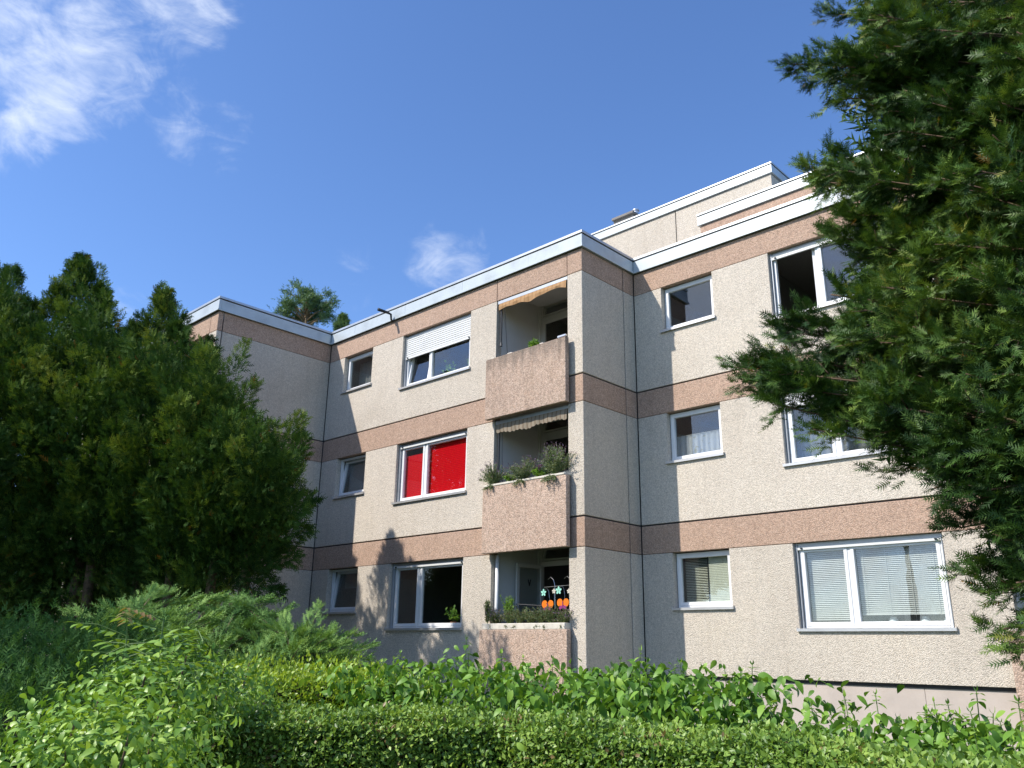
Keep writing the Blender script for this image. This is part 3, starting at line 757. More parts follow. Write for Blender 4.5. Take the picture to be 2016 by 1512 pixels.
o = add('paper_globe', lathe([(0.002, 0)]+[(0.11*math.sin(math.pi*i/10), 0.11-0.11*math.cos(math.pi*i/10)) for i in range(1, 10)]+[(0.002, 0.22)]), 'porcelain', smooth=True); o.location = (ox+SM[1]-0.2, oy+0.33, zs)
PW[o.name] = o.location.copy(); tag(o, 'pale round globe on the sill of the small dark ground floor window', 'globe')
def pot_plant(name, loc, label, n, h, mat='herb_green', arch=False, seed=1, potmat='terracotta'):
    global rng
    e = empty(name, loc, label, 'plant')
    p_ = lathe([(0.045, 0), (0.065, 0.10), (0.07, 0.11), (0.06, 0.115)], 14); add('pot', p_.xf(lambda x, y, z: (x+loc[0], y+loc[1], z+loc[2])), potmat, e)
    r = np.random.default_rng(seed); base = np.array(loc)+np.array([0, 0, 0.11])
    d = norm(np.stack([r.normal(0, 0.5, n), r.normal(0, 0.3, n), np.full(n, 0.9)], 1)); ln = h*r.uniform(0.4, 1, n)
    st = MB()
    for i in range(min(n, 9)): st.tube([base, base+d[i]*ln[i]*0.9], 0.004, 4)
    add('stem', st, 'green_stem', e)
    k = n*4; ii = r.integers(0, n, k); t = r.uniform(0.35, 1, k)
    P = base+d[ii]*(ln[ii]*t)[:, None]; D = norm(d[ii]*0.4+norm(r.normal(size=(k, 3))))
    scatter('foliage', T_LEAF[0], T_LEAF[1], P, D, np.tile([0, -0.4, 1.0], (k, 1)), 0.09, r.random(k), mat, e)
    return e
pot_plant('potted_plant', (ox+BG[1]-0.62, oy+0.36, ZB[0]+SILL_B+0.031), 'leafy potted plant inside the wide dark ground floor window', 16, 0.34, seed=4)
pot_plant('potted_plant', (ox+BG[1]-0.16, oy+0.36, ZB[0]+SILL_B+0.031), 'small upright plant in a white pot inside the dark ground floor window', 8, 0.16, seed=5, potmat='porcelain')
pot_plant('potted_plant', (ox+BG[0]+1.3, oy+0.37, ZB[2]+SILL_B+0.031), 'plant with arching strap leaves behind the glass below the white shutter', 18, 0.36, seed=6)
pot_plant('potted_plant', (ox+BG[1]-0.3, oy+0.37, ZB[2]+SILL_B+0.031), 'low bushy plant at the right end of the window below the white shutter', 18, 0.24, seed=7)
for i, (dx, hh, lab) in enumerate(((0.25, 0.10, 'leftmost'), (0.42, 0.14, 'middle'), (0.8, 0.09, 'rightmost'))):
    v = lathe([(0.03, 0), (0.045, 0.03), (0.025, hh*0.6), (0.035, hh*0.8), (0.006, hh)], 12)
    o = add('figurine', v, 'porcelain', smooth=True); o.location = (ox+SM[0]+0.1+dx, oy+0.3, ZB[2]+SILL_S+0.04); PW[o.name] = o.location.copy()
    tag(o, f'{lab} of the small pale figurines on the sill of the top left small window', 'figurine', 'figurines on the top sill')

# ------------------------------------------------------------------ balconies
PX0, PX1, PPY, PTH = 6.195, 8.40, 0.19, 0.11
def balcony(key, k):
    ox, oy, oy2 = BAYS[key]; z0 = ZB[k]; top = z0+0.77; bot = (BAND[k-1] if k else z0-0.56)
    yb = oy+1.37; xa, xb = ox+OPEN[0], ox+OPEN[1]; ceil = BAND[k]-0.06 if k == 2 else BAND[k]-0.0
    loc = (ox+PX0, oy-PPY, bot)
    old = key == 'A' and k == 2
    b = add('balcony', MB().box(ox+PX0, ox+PX1, oy-PPY, oy-PPY+PTH, bot, top), 'weathered_aggregate' if old else 'parapet_aggregate', BLD, bevel=0.014, loc=loc)
    add('floor_slab', MB().box(xa+0.003, xb-0.003, oy-PPY+PTH+0.002, yb-0.002, z0-0.20, z0-0.02), 'plinth_concrete', b)
    if k < 3:
        # white recess walls
        zc = ZB[k+1]-0.20 if k < 2 else BAND[2]+0.3
        add('recess_wall', MB().box(xa-0.10, xa-0.0, oy+TH+0.004, yb, z0-0.02, zc), 'render_white', b)
        add('recess_wall', MB().box(xb+0.0, xb+0.10, oy+0.01 if False else oy+TH+0.004, yb, z0-0.02, zc), 'render_white', b)
        door_x0 = xa+0.05
        ow, oh = (door_x0, xb-0.35), (z0+0.02, z0+2.53)
        add('recess_wall', MB().panel(xa-0.1, xb+0.1, z0-0.02, zc, [(ow[0], ow[1], oh[0], oh[1])], yb+0.001, yb+0.12), 'render_white', b)
        if k == 2: add('ceiling', MB().box(xa-0.1, xb+0.1, oy+TH+0.004, yb+0.1, zc+0.002, zc+0.06), 'render_white', b)
        # door with transom
        zt = z0+2.13
        dr = bars(MB(), ow[0], ow[1], oh[0], oh[1], yb+0.03, yb+0.10, 0.06)
        dr.box(ow[0]+0.06, ow[1]-0.06, yb+0.032, yb+0.098, zt-0.05, zt+0.05)
        door = add('balcony_door', dr, 'door_wood', BLD, bevel=0.004)
        is_open = key == 'A' and k == 0
        lf = bars(MB(), ow[0]+0.05, ow[0]+0.80 if is_open else ow[1]-0.05, oh[0]+0.05, zt-0.04, yb+0.02, yb+0.07, 0.085 if not is_open else 0.07)
        pn = MB().box(ow[0]+0.12, (ow[0]+0.80 if is_open else ow[1]-0.05)-0.07, yb+0.04, yb+0.046, oh[0]+0.12, zt-0.11)
        if is_open:
            fn = swing_fn(ow[0]+0.05, yb+0.02, -93.0); lf.xf(fn); pn.xf(fn)
        add('door_leaf', lf, 'door_wood', door, bevel=0.004)
        add('pane', pn, 'dusty_glass', door)
        if is_open:                          # two dark stickers on the opened leaf
            mk_ = MB(); cx, cz = ow[0]+0.43, z0+1.72
            mk_.v += [(cx-0.05, 0, cz+0.07), (cx-0.02, 0, cz+0.07), (cx, 0, cz+0.0), (cx+0.02, 0, cz+0.07), (cx+0.05, 0, cz+0.07), (cx+0.015, 0, cz-0.06), (cx-0.015, 0, cz-0.06)]; mk_.f += [(0, 1, 2, 6), (2, 3, 4, 5), (2, 5, 6)]
            mk_.xf(lambda x, y, z: (x, yb+0.049, z)); q0 = len(mk_.v); bars(mk_, cx-0.06, cx+0.06, z0+0.98, z0+1.16, yb+0.0485, yb+0.051, 0.022); mk_.box(cx-0.02, cx+0.02, yb+0.0485, yb+0.0505, z0+1.05, z0+1.10)
            mk_.xf(fn); add('sticker', mk_, 'dark_metal', door)
        tr = bars(MB(), ow[0]+0.07, ow[1]-0.07, zt+0.06, oh[1]-0.065, yb+0.02, yb+0.07, 0.035); tp = MB().box(ow[0]+0.1, ow[1]-0.1, yb+0.04, yb+0.046, zt+0.09, oh[1]-0.1)
        fn = tilt_fn(zt+0.06, yb+0.07, 14); tr.xf(fn); tp.xf(fn)
        add('transom_sash', tr, 'door_wood', door); add('pane', tp, 'window_glass', door)
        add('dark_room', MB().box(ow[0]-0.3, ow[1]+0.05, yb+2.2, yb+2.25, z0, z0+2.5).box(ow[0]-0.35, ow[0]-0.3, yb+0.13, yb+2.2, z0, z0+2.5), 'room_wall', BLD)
    return b
BALC = {}
for key in ('A', 'B', 'L'):
    for k in range(3): BALC[key, k] = balcony(key, k)
ox, oy, _ = BAYS['A']; xa, xb = ox+OPEN[0], ox+OPEN[1]

def awning(k, mat, wave):
    zc = BAND[k]; z_top = zc-0.012; HV = 0.15 if k == 2 else 0.19
    a = add('awning', MB().box(xa+0.02, xb-0.01, oy+0.012, oy+0.11, z_top-0.075, z_top), 'grey_rail', BLD, bevel=0.006, loc=(xa, oy, z_top))
    m = MB(); n = 80; H = HV
    for i in range(n+1):
        t = i/n; x = xa+0.06+(xb-xa-0.10)*t
        zz = 0.018*math.sin(t*9+1)+0.012*math.sin(t*23)
        sc_al = (0.028*abs(math.sin(t*math.pi*17)) if wave else 0.02*math.sin(t*11+2))
        m.v += [(x, oy+0.014, z_top-0.07), (x, oy-0.002+0.006*math.sin(t*40), z_top-0.07-H*0.5), (x, oy+0.004+0.01*math.sin(t*31), z_top-0.07-H+zz-sc_al)]
    for i in range(n):
        for j in range(2): q = i*3+j; m.f.append((q, q+3, q+4, q+1))
    add('valance', m, mat, a)
    ar = MB().tube([(xa+0.085, oy+0.06, z_top-0.03), (xa+0.12, oy+0.03, z_top-1.0 if k == 2 else z_top-1.35)], 0.02, 8)
    ar.tube([(xa+0.12, oy+0.03, z_top-0.99 if k == 2 else z_top-1.34), (xa+0.135, oy+0.02, z_top-1.07 if k == 2 else z_top-1.42)], 0.026, 8)
    add('folding_arm', ar, 'dark_metal', a)
    add('crank_rod', MB().tube([(xa+0.16, oy+0.07, z_top-0.1), (xa+0.30 if k == 2 else xa+0.19, oy+0.08, z_top-1.6)], 0.007, 6), 'dark_metal', a)
    return a
awning(2, 'awning_orange', False)
awning(1, 'awning_faded', True)
add('rain_pipe', MB().tube([(xa+0.07, oy+0.10, ZB[0]), (xa+0.07, oy+0.10, BAND[0]-0.01)], 0.04, 12), 'white_plastic', BLD, smooth=True)
add('parapet_rail', MB().box(ox+PX1-0.22, ox+PX1-0.01, oy-PPY+0.02, oy-PPY+0.07, ZB[2]+0.79, ZB[2]+0.825).box(ox+PX1-0.21, ox+PX1-0.18, oy-PPY+0.03, oy-PPY+0.06, ZB[2]+0.77, ZB[2]+0.79), 'steel', BLD)
# wood strips, mirror-written house sign on the open door: small dark notes
# ------------------------------------------------------------------ balcony plants and ornaments
def tuft(name, c, label, n, h, spread, mat, cat, flower=None, leafsize=0.05, trail=0.0, group=None, seed=0, tall=1.0):
    """bushy clump: thin stems from one foot, small narrow leaves, optional flower heads"""
    r = np.random.default_rng(seed+100); c = np.array(c, float)
    e = empty(name, tuple(c), label, cat, group)
    d = norm(np.stack([r.normal(0, spread, n), r.normal(0, spread*0.7, n), r.uniform(0.45, 1.1, n)*tall], 1)); ln = h*r.uniform(0.55, 1.05, n)
    nd = int(n*trail)
    if nd: d[:nd, 2] = -0.55; d[:nd, 1] = -np.abs(d[:nd, 1])-0.55; d = norm(d); ln[:nd] *= 0.55
    st = MB()
    for i in range(n):
        st.tube([c, c+d[i]*ln[i]*0.5+np.array([0, 0, 0.02]), c+d[i]*ln[i]], [0.004, 0.003, 0.002], 3, cap=False)
    add('stem', st, 'green_stem', e)
    per = 26; ii = np.repeat(np.arange(n), per); t = r.uniform(0.12, 0.98, len(ii))
    P = c+d[ii]*(ln[ii]*t)[:, None]+np.array([0, 0, 0.02])*np.sin(t*3)[:, None]; D = norm(d[ii]*0.7+norm(r.normal(size=(len(ii), 3)))*0.9)
    scatter('foliage', [(0, 0, 0), (-0.13, 0.5, 0.03), (0, 1, 0), (0.13, 0.5, 0.03)], [(0, 3, 2), (0, 2, 1)], P, D, norm(r.normal(size=(len(ii), 3))), leafsize*r.uniform(0.7, 1.3, len(ii)), r.random(len(ii)), mat, e)
    if flower:
        k = 5; ii = np.repeat(np.arange(nd, n), k); tip = c+d[ii]*(ln[ii]*r.uniform(0.93, 1.12, len(ii)))[:, None]
        scatter('flower_heads', T_LEAF[0], T_LEAF[1], tip+r.normal(0, 0.006, (len(ii), 3)), norm(r.normal(size=(len(ii), 3))+np.array([0, 0, 0.6])), norm(r.normal(size=(len(ii), 3))), 0.024, r.random(len(ii)), flower, e)
    return e
pyc = oy-PPY+PTH/2+0.06
zt = ZB[1]+0.77
pl1 = add('planter_box', MB().panel(ox+PX0+0.03, ox+PX1-0.03, 0, 1, [], 0, 1).xf(lambda x, y, z: (x, oy-PPY-0.03+y*0.02, zt-0.02+z*0.055)), 'planter_stone', bevel=0.01)
pl1.data = MB().box(ox+PX0+0.02, ox+PX1-0.02, oy-PPY-0.01, oy-PPY+0.015, zt+0.002, zt+0.045).box(ox+PX0+0.02, ox+PX1-0.02, oy-PPY+0.20, oy-PPY+0.225, zt+0.002, zt+0.12).box(ox+PX0+0.02, ox+PX1-0.02, oy-PPY+0.016, oy-PPY+0.199, zt+0.002, zt+0.04).mesh('planter_box')
pl1.data.materials.append(MATS['planter_stone'])
tag(pl1, 'long pale stone planter box on the middle balcony parapet', 'planter')
def on_par(t, z, dy=0.09): return (ox+PX0+(PX1-PX0)*t, oy-PPY+dy, z)
tuft('lavender', on_par(0.10, zt+0.05), 'bushy lavender hanging over the left end of the middle balcony planter', 110, 0.44, 0.55, 'lavender_green', 'plant', 'lavender_flower', 0.045, 0.14, 'plants in the middle planter', 1)
tuft('lavender', on_par(0.47, zt+0.05), 'spreading lavender with long leaning stems in the middle of the balcony planter', 130, 0.44, 0.8, 'lavender_green', 'plant', 'lavender_flower', 0.045, 0.16, 'plants in the middle planter', 2)
tuft('lavender', on_par(0.84, zt+0.05), 'tall purple flowered lavender at the right end of the middle balcony planter', 150, 0.58, 0.5, 'lavender_green', 'plant', 'lavender_flower', 0.05, 0.16, 'plants in the middle planter', 3)
tuft('herb_plant', on_par(0.30, zt+0.05), 'small fresh green herb between the left and middle lavender', 26, 0.17, 0.7, 'herb_green', 'plant', None, 0.05, 0, 'plants in the middle planter', 4)
tuft('herb_plant', on_par(0.66, zt+0.05), 'small fresh green herb just left of the tall flowered lavender', 34, 0.20, 0.6, 'herb_green', 'plant', None, 0.05, 0, 'plants in the middle planter', 5)
tuft('purple_flower', on_par(0.68, zt+0.16, 0.05), 'dense violet blossom beside the tall lavender', 16, 0.12, 0.6, 'lavender_flower', 'plant', 'lavender_flower', 0.03, 0, 'plants in the middle planter', 6)
zt2 = ZB[2]+0.77
tuft('seedling', on_par(0.585, zt2-0.005), 'small green seedling on the weathered top balcony parapet', 12, 0.17, 0.5, 'herb_green', 'plant', None, 0.07, 0, None, 7)
for i, (t, s, lab) in enumerate(((0.075, 0.05, 'left'), (0.30, 0.07, 'middle'), (0.70, 0.05, 'right'))):
    c = on_par(t, zt2, 0.06); q = MB().box(c[0]-s, c[0]+s, c[1]-0.03, c[1]+0.03, c[2]+0.001, c[2]+0.03)
    o = add('stone_piece', q, 'planter_stone', bevel=0.012, loc=c); tag(o, f'small pale stone lying on the {lab} part of the weathered top parapet', 'stone', 'stones on the top parapet')
zt0 = ZB[0]+0.77
pl0 = add('planter_box', MB().box(xa-0.045, ox+PX1-0.06, oy-PPY+0.012, oy-PPY+0.30, zt0+0.001, zt0+0.115), 'planter_stone', bevel=0.012, loc=(xa, oy-PPY, zt0))
tag(pl0, 'long cream trough on the ground floor balcony parapet', 'planter')
tr_ts = [(0.13, 'second'), (0.30, 'third'), (0.42, 'fourth'), (0.545, 'fifth'), (0.66, 'sixth'), (0.78, 'seventh'), (0.91, 'last')]
for i, (t, lab) in enumerate(tr_ts):
    c = on_par(t+0.02, zt0+0.10, 0.12)
    tuft('heather', c, f'{lab} low grey green bush from the left in the ground balcony trough', 52, 0.29+0.03*(i % 3), 0.6, 'heath_green', 'plant', 'lavender_flower' if i in (0, 6) else None, 0.04, 0.10, 'bushes in the ground trough', 20+i)
tuft('box_shrub', on_par(0.055, zt0+0.10, 0.10), 'slim upright shrub at the left end of the ground balcony trough', 44, 0.44, 0.11, 'heath_green', 'plant', None, 0.05, 0, None, 31, 1.5)
tuft('box_shrub', on_par(0.265, zt0+0.10, 0.22), 'bright green upright bush behind the left part of the ground balcony trough', 60, 0.52, 0.15, 'herb_green', 'plant', None, 0.05, 0, None, 32, 1.4)

def plate(pts, th):
    """flat outline in xz with thickness along y"""
    mb = MB(); n = len(pts)
    mb.v = [(x, -th/2, z) for x, z in pts]+[(x, th/2, z) for x, z in pts]
    mb.f = [tuple(range(n)), tuple(range(n, 2*n))[::-1]]+[(i, (i+1) % n+0, (i+1) % n+n, i+n)[::-1] for i in range(n)]
    return mb
def ell(cx, cz, a, b, rot=0, n=20):
    return [(cx+a*math.cos(t)*math.cos(rot)-b*math.sin(t)*math.sin(rot), cz+a*math.cos(t)*math.sin(rot)+b*math.sin(t)*math.cos(rot)) for t in (2*math.pi*i/n for i in range(n))]
def butterfly(loc, label, s=1.0, seed=0):
    e = empty('butterfly_ornament', loc, label, 'ornament', 'butterfly ornaments on the ground balcony')
    L_ = Vector(loc)
    def put(nm, mb, mat): add(nm, mb.xf(lambda x, y, z: (x*s+L_.x, y+L_.y, z*s+L_.z)), mat, e)
    put('wing', plate(ell(-0.082, 0.03, 0.078, 0.083, 0.3), 0.008), 'orange_plastic'); put('wing', plate(ell(0.082, 0.03, 0.078, 0.083, -0.3), 0.008), 'orange_plastic')
    put('lower_wing', plate(ell(-0.055, -0.065, 0.05, 0.035, 0.5), 0.007).xf(lambda x, y, z: (x, y-0.005, z)), 'magenta_plastic'); put('lower_wing', plate(ell(0.055, -0.065, 0.05, 0.035, -0.5), 0.007).xf(lambda x, y, z: (x, y-0.005, z)), 'magenta_plastic')
    put('body', MB().tube([(0, -0.008, -0.08), (0, -0.008, 0.05)], [0.008, 0.012], 8), 'magenta_plastic')
    put('antenna', MB().tube([(0, -0.008, 0.05), (-0.03, -0.008, 0.10)], 0.002, 4).tube([(0, -0.008, 0.05), (0.03, -0.008, 0.10)], 0.002, 4), 'dark_metal')
    put('stake', MB().tube([(0, 0.006, 0.0), (0, 0.006, -0.4)], 0.003, 4), 'dark_metal')
def pinwheel(loc, label, mat, s, arch):
    e = empty('flower_ornament', loc, label, 'ornament', 'wire flower ornaments on the ground balcony'); L_ = Vector(loc)
    def put(nm, mb, mt): add(nm, mb.xf(lambda x, y, z: (x+L_.x, y+L_.y, z+L_.z)), mt, e)
    for i in range(5):
        a = 2*math.pi*i/5+0.3; put('petal', plate(ell(0.036*s*math.cos(a), 0.036*s*math.sin(a), 0.032*s, 0.02*s, a, 12), 0.005), mat)
    put('wire', MB().tube([(0, 0.006, 0), (0.03, 0.006, 0.06), (0.08, 0.006, 0.075), (0.12, 0.006, 0.03), (0.14, 0.006, -0.08), (0.14, 0.006, -0.42)] if arch else [(0, 0.006, 0), (0.02, 0.006, -0.4)], 0.003, 4), 'steel')
zb = zt0+0.43; yo = oy+0.10
def par_x(t): return xa+(xb-xa)*t
butterfly((par_x(0.70), yo, zb), 'left one of two orange butterfly ornaments in the ground balcony', 0.88)
butterfly((par_x(0.885), yo, zb+0.02), 'right one of two orange butterfly ornaments in the ground balcony', 0.88)
pinwheel((par_x(0.635), yo+0.03, zb+0.24), 'mint flower ornament left above the butterflies', 'mint_plastic', 1.0, True)
pinwheel((par_x(0.82), yo+0.03, zb+0.27), 'mint flower ornament between and above the butterflies', 'mint_plastic', 1.1, True)
pinwheel((par_x(0.755), yo+0.05, zb+0.26), 'small tan flower ornament above the left butterfly', 'planter_stone', 0.7, False)
pinwheel((par_x(0.935), yo+0.05, zb+0.25), 'small tan flower ornament above the right butterfly', 'planter_stone', 0.7, False)
e = empty('wire_hoop', (par_x(0.8), yo+0.06, zb+0.3), 'thin bent wire hoops rising above the orange butterflies', 'wire')
for cx in (0.72, 0.92):
    add('hoop', MB().tube([(par_x(cx)-0.09, yo+0.06, zb+0.48), (par_x(cx)-0.02, yo+0.06, zb+0.52), (par_x(cx)+0.05, yo+0.06, zb+0.47), (par_x(cx)+0.085, yo+0.06, zb+0.36), (par_x(cx)+0.09, yo+0.06, zb-0.3)], 0.004, 5), 'steel', e)
add('cross_wire', MB().tube([(par_x(0.63), yo+0.06, zb+0.34), (par_x(0.99), yo+0.06, zb+0.36)], 0.004, 5), 'steel', e)
e = empty('folding_rack', (par_x(0.22), oy+0.6, ZB[0]), 'dark folded drying rack against the white balcony wall', 'rack')
add('frame_bar', MB().tube([(par_x(0.13), oy+0.45, zt0+0.50), (par_x(0.42), oy+0.7, zt0+0.46)], 0.012, 6), 'dark_metal', e)
for t, yy in ((0.14, 0.46), (0.41, 0.7)): add('leg', MB().tube([(par_x(t), oy+yy, zt0+0.46), (par_x(t)+0.04, oy+yy, ZB[0])], 0.010, 6), 'dark_metal', e)

# ==== VEG ====
# ------------------------------------------------------------------ trees and shrubs
def limb(mb, pts, r0, r1, n=7):
    k = len(pts); mb.tube(pts, [r0+(r1-r0)*i/(k-1) for i in range(k)], n)
def spire_tree(name, label, leaders, mat, template, size, base, group=None, trunk_r=0.16, dens=1.0, bark='bark', up=0.75, cat='tree', tone_lo=0.0, tone_hi=1.0):
    """leaders: (tip xyz, base xyz, radius, branches, sprays per branch)"""
    e = empty(name, tuple(base), label, cat, group)
    tr = MB()
    Ps, Ds = [], []
    for tip, foot, rad, nb, per in leaders:
        tip, foot = np.array(tip), np.array(foot)
        mid = foot*0.45+tip*0.55+np.array([rng.normal(0, 0.1), rng.normal(0, 0.1), 0]); limb(tr, [foot, mid, tip-np.array([0, 0, 0.15])], trunk_r, 0.012, 7)
        P, D, _ = cone_leader(foot, tip, rad, int(nb*dens), per, up=up); Ps.append(P); Ds.append(D)
    add('trunk', tr, bark, e, smooth=True)
    P = np.concatenate(Ps); D = np.concatenate(Ds); n = len(P); k = P[:, 2] > 0.02; P, D = P[k], D[k]; n = len(P)
    # tone drifts slowly through the crown, with single sprays varying
    ph = rng.uniform(0, 6, 3); drift = 0.5+0.22*np.sin(P[:, 0]*1.7+ph[0])*np.cos(P[:, 1]*1.3+ph[1])+0.18*np.sin(P[:, 2]*1.9+ph[2])
    tone = np.clip(drift*0.9+rng.normal(0, 0.17, n), 0, 0.94); tone = tone_lo+(tone_hi-tone_lo)*tone
    acc = rng.random(n) < 0.006; tone[acc] = 1.0
    scatter('crown', template[0], template[1], P, D, norm(rng.normal(size=(n, 3))*0.7+np.array([0, 0, 1.0])), size*rng.uniform(0.65, 1.3, n), tone, mat, e)
    return e

def in_poly(pt, poly):
    x, y = pt; c = False; j = len(poly)-1
    for i in range(len(poly)):
        if (poly[i][1] > y) != (poly[j][1] > y) and x < (poly[j][0]-poly[i][0])*(y-poly[i][1])/(poly[j][1]-poly[i][1])+poly[i][0]: c = not c
        j = i
    return c
def poly_points(poly, n, r):
    xs = [p[0] for p in poly]; ys = [p[1] for p in poly]; out = []
    while len(out) < n:
        p = (r.uniform(min(xs), max(xs)), r.uniform(min(ys), max(ys)))
        if in_poly(p, poly): out.append(p)
    return out
def bough_fill(e, poly, n, depth, thick, per, length, rad, size, mat, template, seed, inner=0, extra=()):
    """body of a crown: plume shaped boughs growing outwards and up from the trunk, thick at the foot, pointed at the tip"""
    r = np.random.default_rng(seed); tx, ty = PW[e.name][0], PW[e.name][1]; C, O = [], []
    for (u, v) in poly_points(poly, n, r):
        c = at(u, v, depth(u, v)+r.uniform(-thick, thick*0.7)); o = np.array([c[0]-tx, c[1]-ty]); o = o/max(0.3, np.linalg.norm(o)); a = r.uniform(0, 6.28)
        tc = -c[:2]/np.linalg.norm(c[:2])
        C.append(c); O.append([o[0]*0.6+tc[0]*0.45+0.45*math.cos(a), o[1]*0.6+tc[1]*0.45+0.45*math.sin(a), r.uniform(0.35, 1.15)])
    ex = []
    for (u0, v0, u1, v1, h) in [x for x in extra for _ in range(2)]:
        p0, p1 = at(u0, v0, h+0.2), at(u1+r.normal(0, 9), v1+r.normal(0, 9), h+r.uniform(-0.3, 0.2)); C.append(p0*0.55+p1*0.45); O.append(p1-p0); ex.append(np.linalg.norm(p1-p0))
    C, O = np.array(C), norm(np.array(O)); C[:, 2] = np.maximum(C[:, 2], 0.3); n = len(C)
    L_ = length*r.uniform(0.7, 1.3, n); W = rad*r.uniform(0.75, 1.3, n)
    if ex: L_[-len(ex):] = np.array(ex)*1.05; W[-len(ex):] = rad*0.85
    up = np.array([0, 0, 1.0]); A = norm(np.cross(O, up)); B = np.cross(A, O)
    t = r.random((n, per))**0.85; th = r.uniform(0, 2*np.pi, (n, per)); pr = (1.02-t)**0.6*(0.35+0.65*np.minimum(1, t*3.5))
    rr = W[:, None]*pr*np.sqrt(r.uniform(0.25, 1.1, (n, per)))*(1+0.25*np.sin(3*th+t*9))
    rad_ = A[:, None]*np.cos(th)[..., None]+B[:, None]*np.sin(th)[..., None]
    P = C[:, None]+O[:, None]*((t-0.45)*L_[:, None])[..., None]+rad_*rr[..., None]
    D = norm(O[:, None]*0.75+rad_*0.55+norm(r.normal(size=P.shape))*0.45+up*0.15); Nn = norm(rad_*0.9+up*0.5+O[:, None]*0.3+r.normal(size=P.shape)*0.3)
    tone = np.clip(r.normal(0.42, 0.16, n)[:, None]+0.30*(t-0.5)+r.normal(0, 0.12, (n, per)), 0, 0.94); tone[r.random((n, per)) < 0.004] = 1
    P, D, Nn, tone = P.reshape(-1, 3), D.reshape(-1, 3), Nn.reshape(-1, 3), tone.reshape(-1); m = len(P); S = size*r.uniform(0.65, 1.3, m)
    if inner:
        Q = np.array([at(u, v, depth(u, v)+thick+r.uniform(0.2, 1.2)) for u, v in poly_points(poly, inner, r)]); Q[:, 2] = np.maximum(Q[:, 2], 0.1)
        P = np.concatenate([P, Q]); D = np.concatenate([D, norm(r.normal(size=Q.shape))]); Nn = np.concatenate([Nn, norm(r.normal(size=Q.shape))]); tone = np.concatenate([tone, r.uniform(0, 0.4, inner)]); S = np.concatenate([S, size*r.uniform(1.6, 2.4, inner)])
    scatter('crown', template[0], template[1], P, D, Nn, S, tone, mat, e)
def lead(u, v, h, rad, nb, per, foot=None, fz=0.0, shift=(0, 0)):
    t = at(u, v, h); f = np.array([t[0]+shift[0], t[1]+shift[1], fz]) if foot is None else np.array(foot)
    return (t, f, rad, nb, per)

Y1 = spire_tree('yew_tree', 'tall dark yew at the left picture edge behind the junipers',
    [lead(25, 530, 22.3, 2.0, 110, 32), lead(-70, 500, 22.5, 2.0, 100, 30), lead(60, 590, 21, 1.7, 110, 34), lead(-10, 640, 19.5, 1.9, 110, 34)],
    'far_yew_needles', T_FAR, 0.15, at(20, 1300, 21)*[1, 1, 0], 'yews in front of the shaded wall', 0.14)
Y2 = spire_tree('yew_tree', 'middle dark yew with the highest pointed top left of the building',
    [lead(163, 508, 21.2, 1.9, 120, 32), lead(120, 560, 20.8, 1.5, 90, 34), lead(205, 565, 20.4, 1.6, 120, 36), lead(225, 690, 19.2, 1.6, 100, 34)],
    'far_yew_needles', T_FAR, 0.15, at(175, 1300, 20)*[1, 1, 0], 'yews in front of the shaded wall', 0.14)
Y3 = spire_tree('yew_tree', 'broad dark yew reaching over the shaded wall at the roof corner',
    [lead(325, 574, 18.85, 1.6, 120, 32), lead(270, 640, 18.4, 1.5, 110, 36), lead(350, 640, 18.0, 1.4, 110, 36), lead(408, 672, 16.8, 1.2, 120, 36), lead(470, 800, 15.6, 0.9, 80, 34, shift=(-0.6, 0.1)), lead(535, 880, 14.9, 0.9, 80, 34, shift=(-0.6, 0))],
    'far_yew_needles', T_FAR, 0.145, at(400, 1300, 16)*[1, 1, 0], 'yews in front of the shaded wall', 0.13)
ydep = lambda u, v: float(np.interp(u, [-80, 100, 250, 400, 600], [20.2, 19.4, 17.8, 15.9, 14.4])+np.interp(v, [550, 760, 900, 1040, 1200], [0.0, -1.5, -1.7, -0.6, 1.2]))
bough_fill(Y1, [(-80, 580), (20, 590), (70, 640), (100, 700), (110, 900), (90, 1230), (-80, 1250)], 100, ydep, 0.9, 150, 1.3, 0.40, 0.15, 'far_yew_needles', T_FAR, 1, 9000, [(25, 600, 25, 532, 21.8), (0, 630, -2, 560, 21.5), (58, 660, 62, 590, 21), (30, 640, 35, 580, 21.2)])
bough_fill(Y2, [(150, 600), (190, 600), (225, 690), (250, 760), (260, 1000), (250, 1220), (80, 1230), (95, 720)], 105, ydep, 0.9, 150, 1.3, 0.40, 0.15, 'far_yew_needles', T_FAR, 2, 4500, [(165, 590, 163, 512, 21), (135, 620, 128, 556, 20.8), (190, 630, 206, 566, 20.4), (150, 580, 148, 530, 21), (180, 590, 184, 535, 21)])
bough_fill(Y3, [(255, 720), (310, 680), (365, 720), (410, 740), (435, 830), (470, 800), (480, 870), (530, 900), (565, 900), (570, 960), (575, 1010), (550, 1080), (500, 1130), (430, 1170), (245, 1220), (245, 800)], 200, ydep, 0.8, 145, 1.1, 0.36, 0.14, 'far_yew_needles', T_FAR, 3, 5200,
    [(325, 650, 324, 578, 18.6), (300, 680, 296, 610, 18.4), (345, 690, 352, 620, 18.2), (322, 640, 330, 592, 18.5), (420, 800, 488, 688, 15.6), (440, 850, 500, 760, 15.2), (530, 900, 592, 806, 14.6), (520, 960, 603, 890, 14.4), (530, 1010, 618, 985, 14.2), (520, 1050, 612, 1040, 14.3), (500, 1100, 590, 1100, 14.5), (450, 900, 540, 820, 15.0), (470, 1130, 550, 1160, 14.8), (380, 780, 420, 690, 16.4), (545, 930, 600, 850, 14.5)])

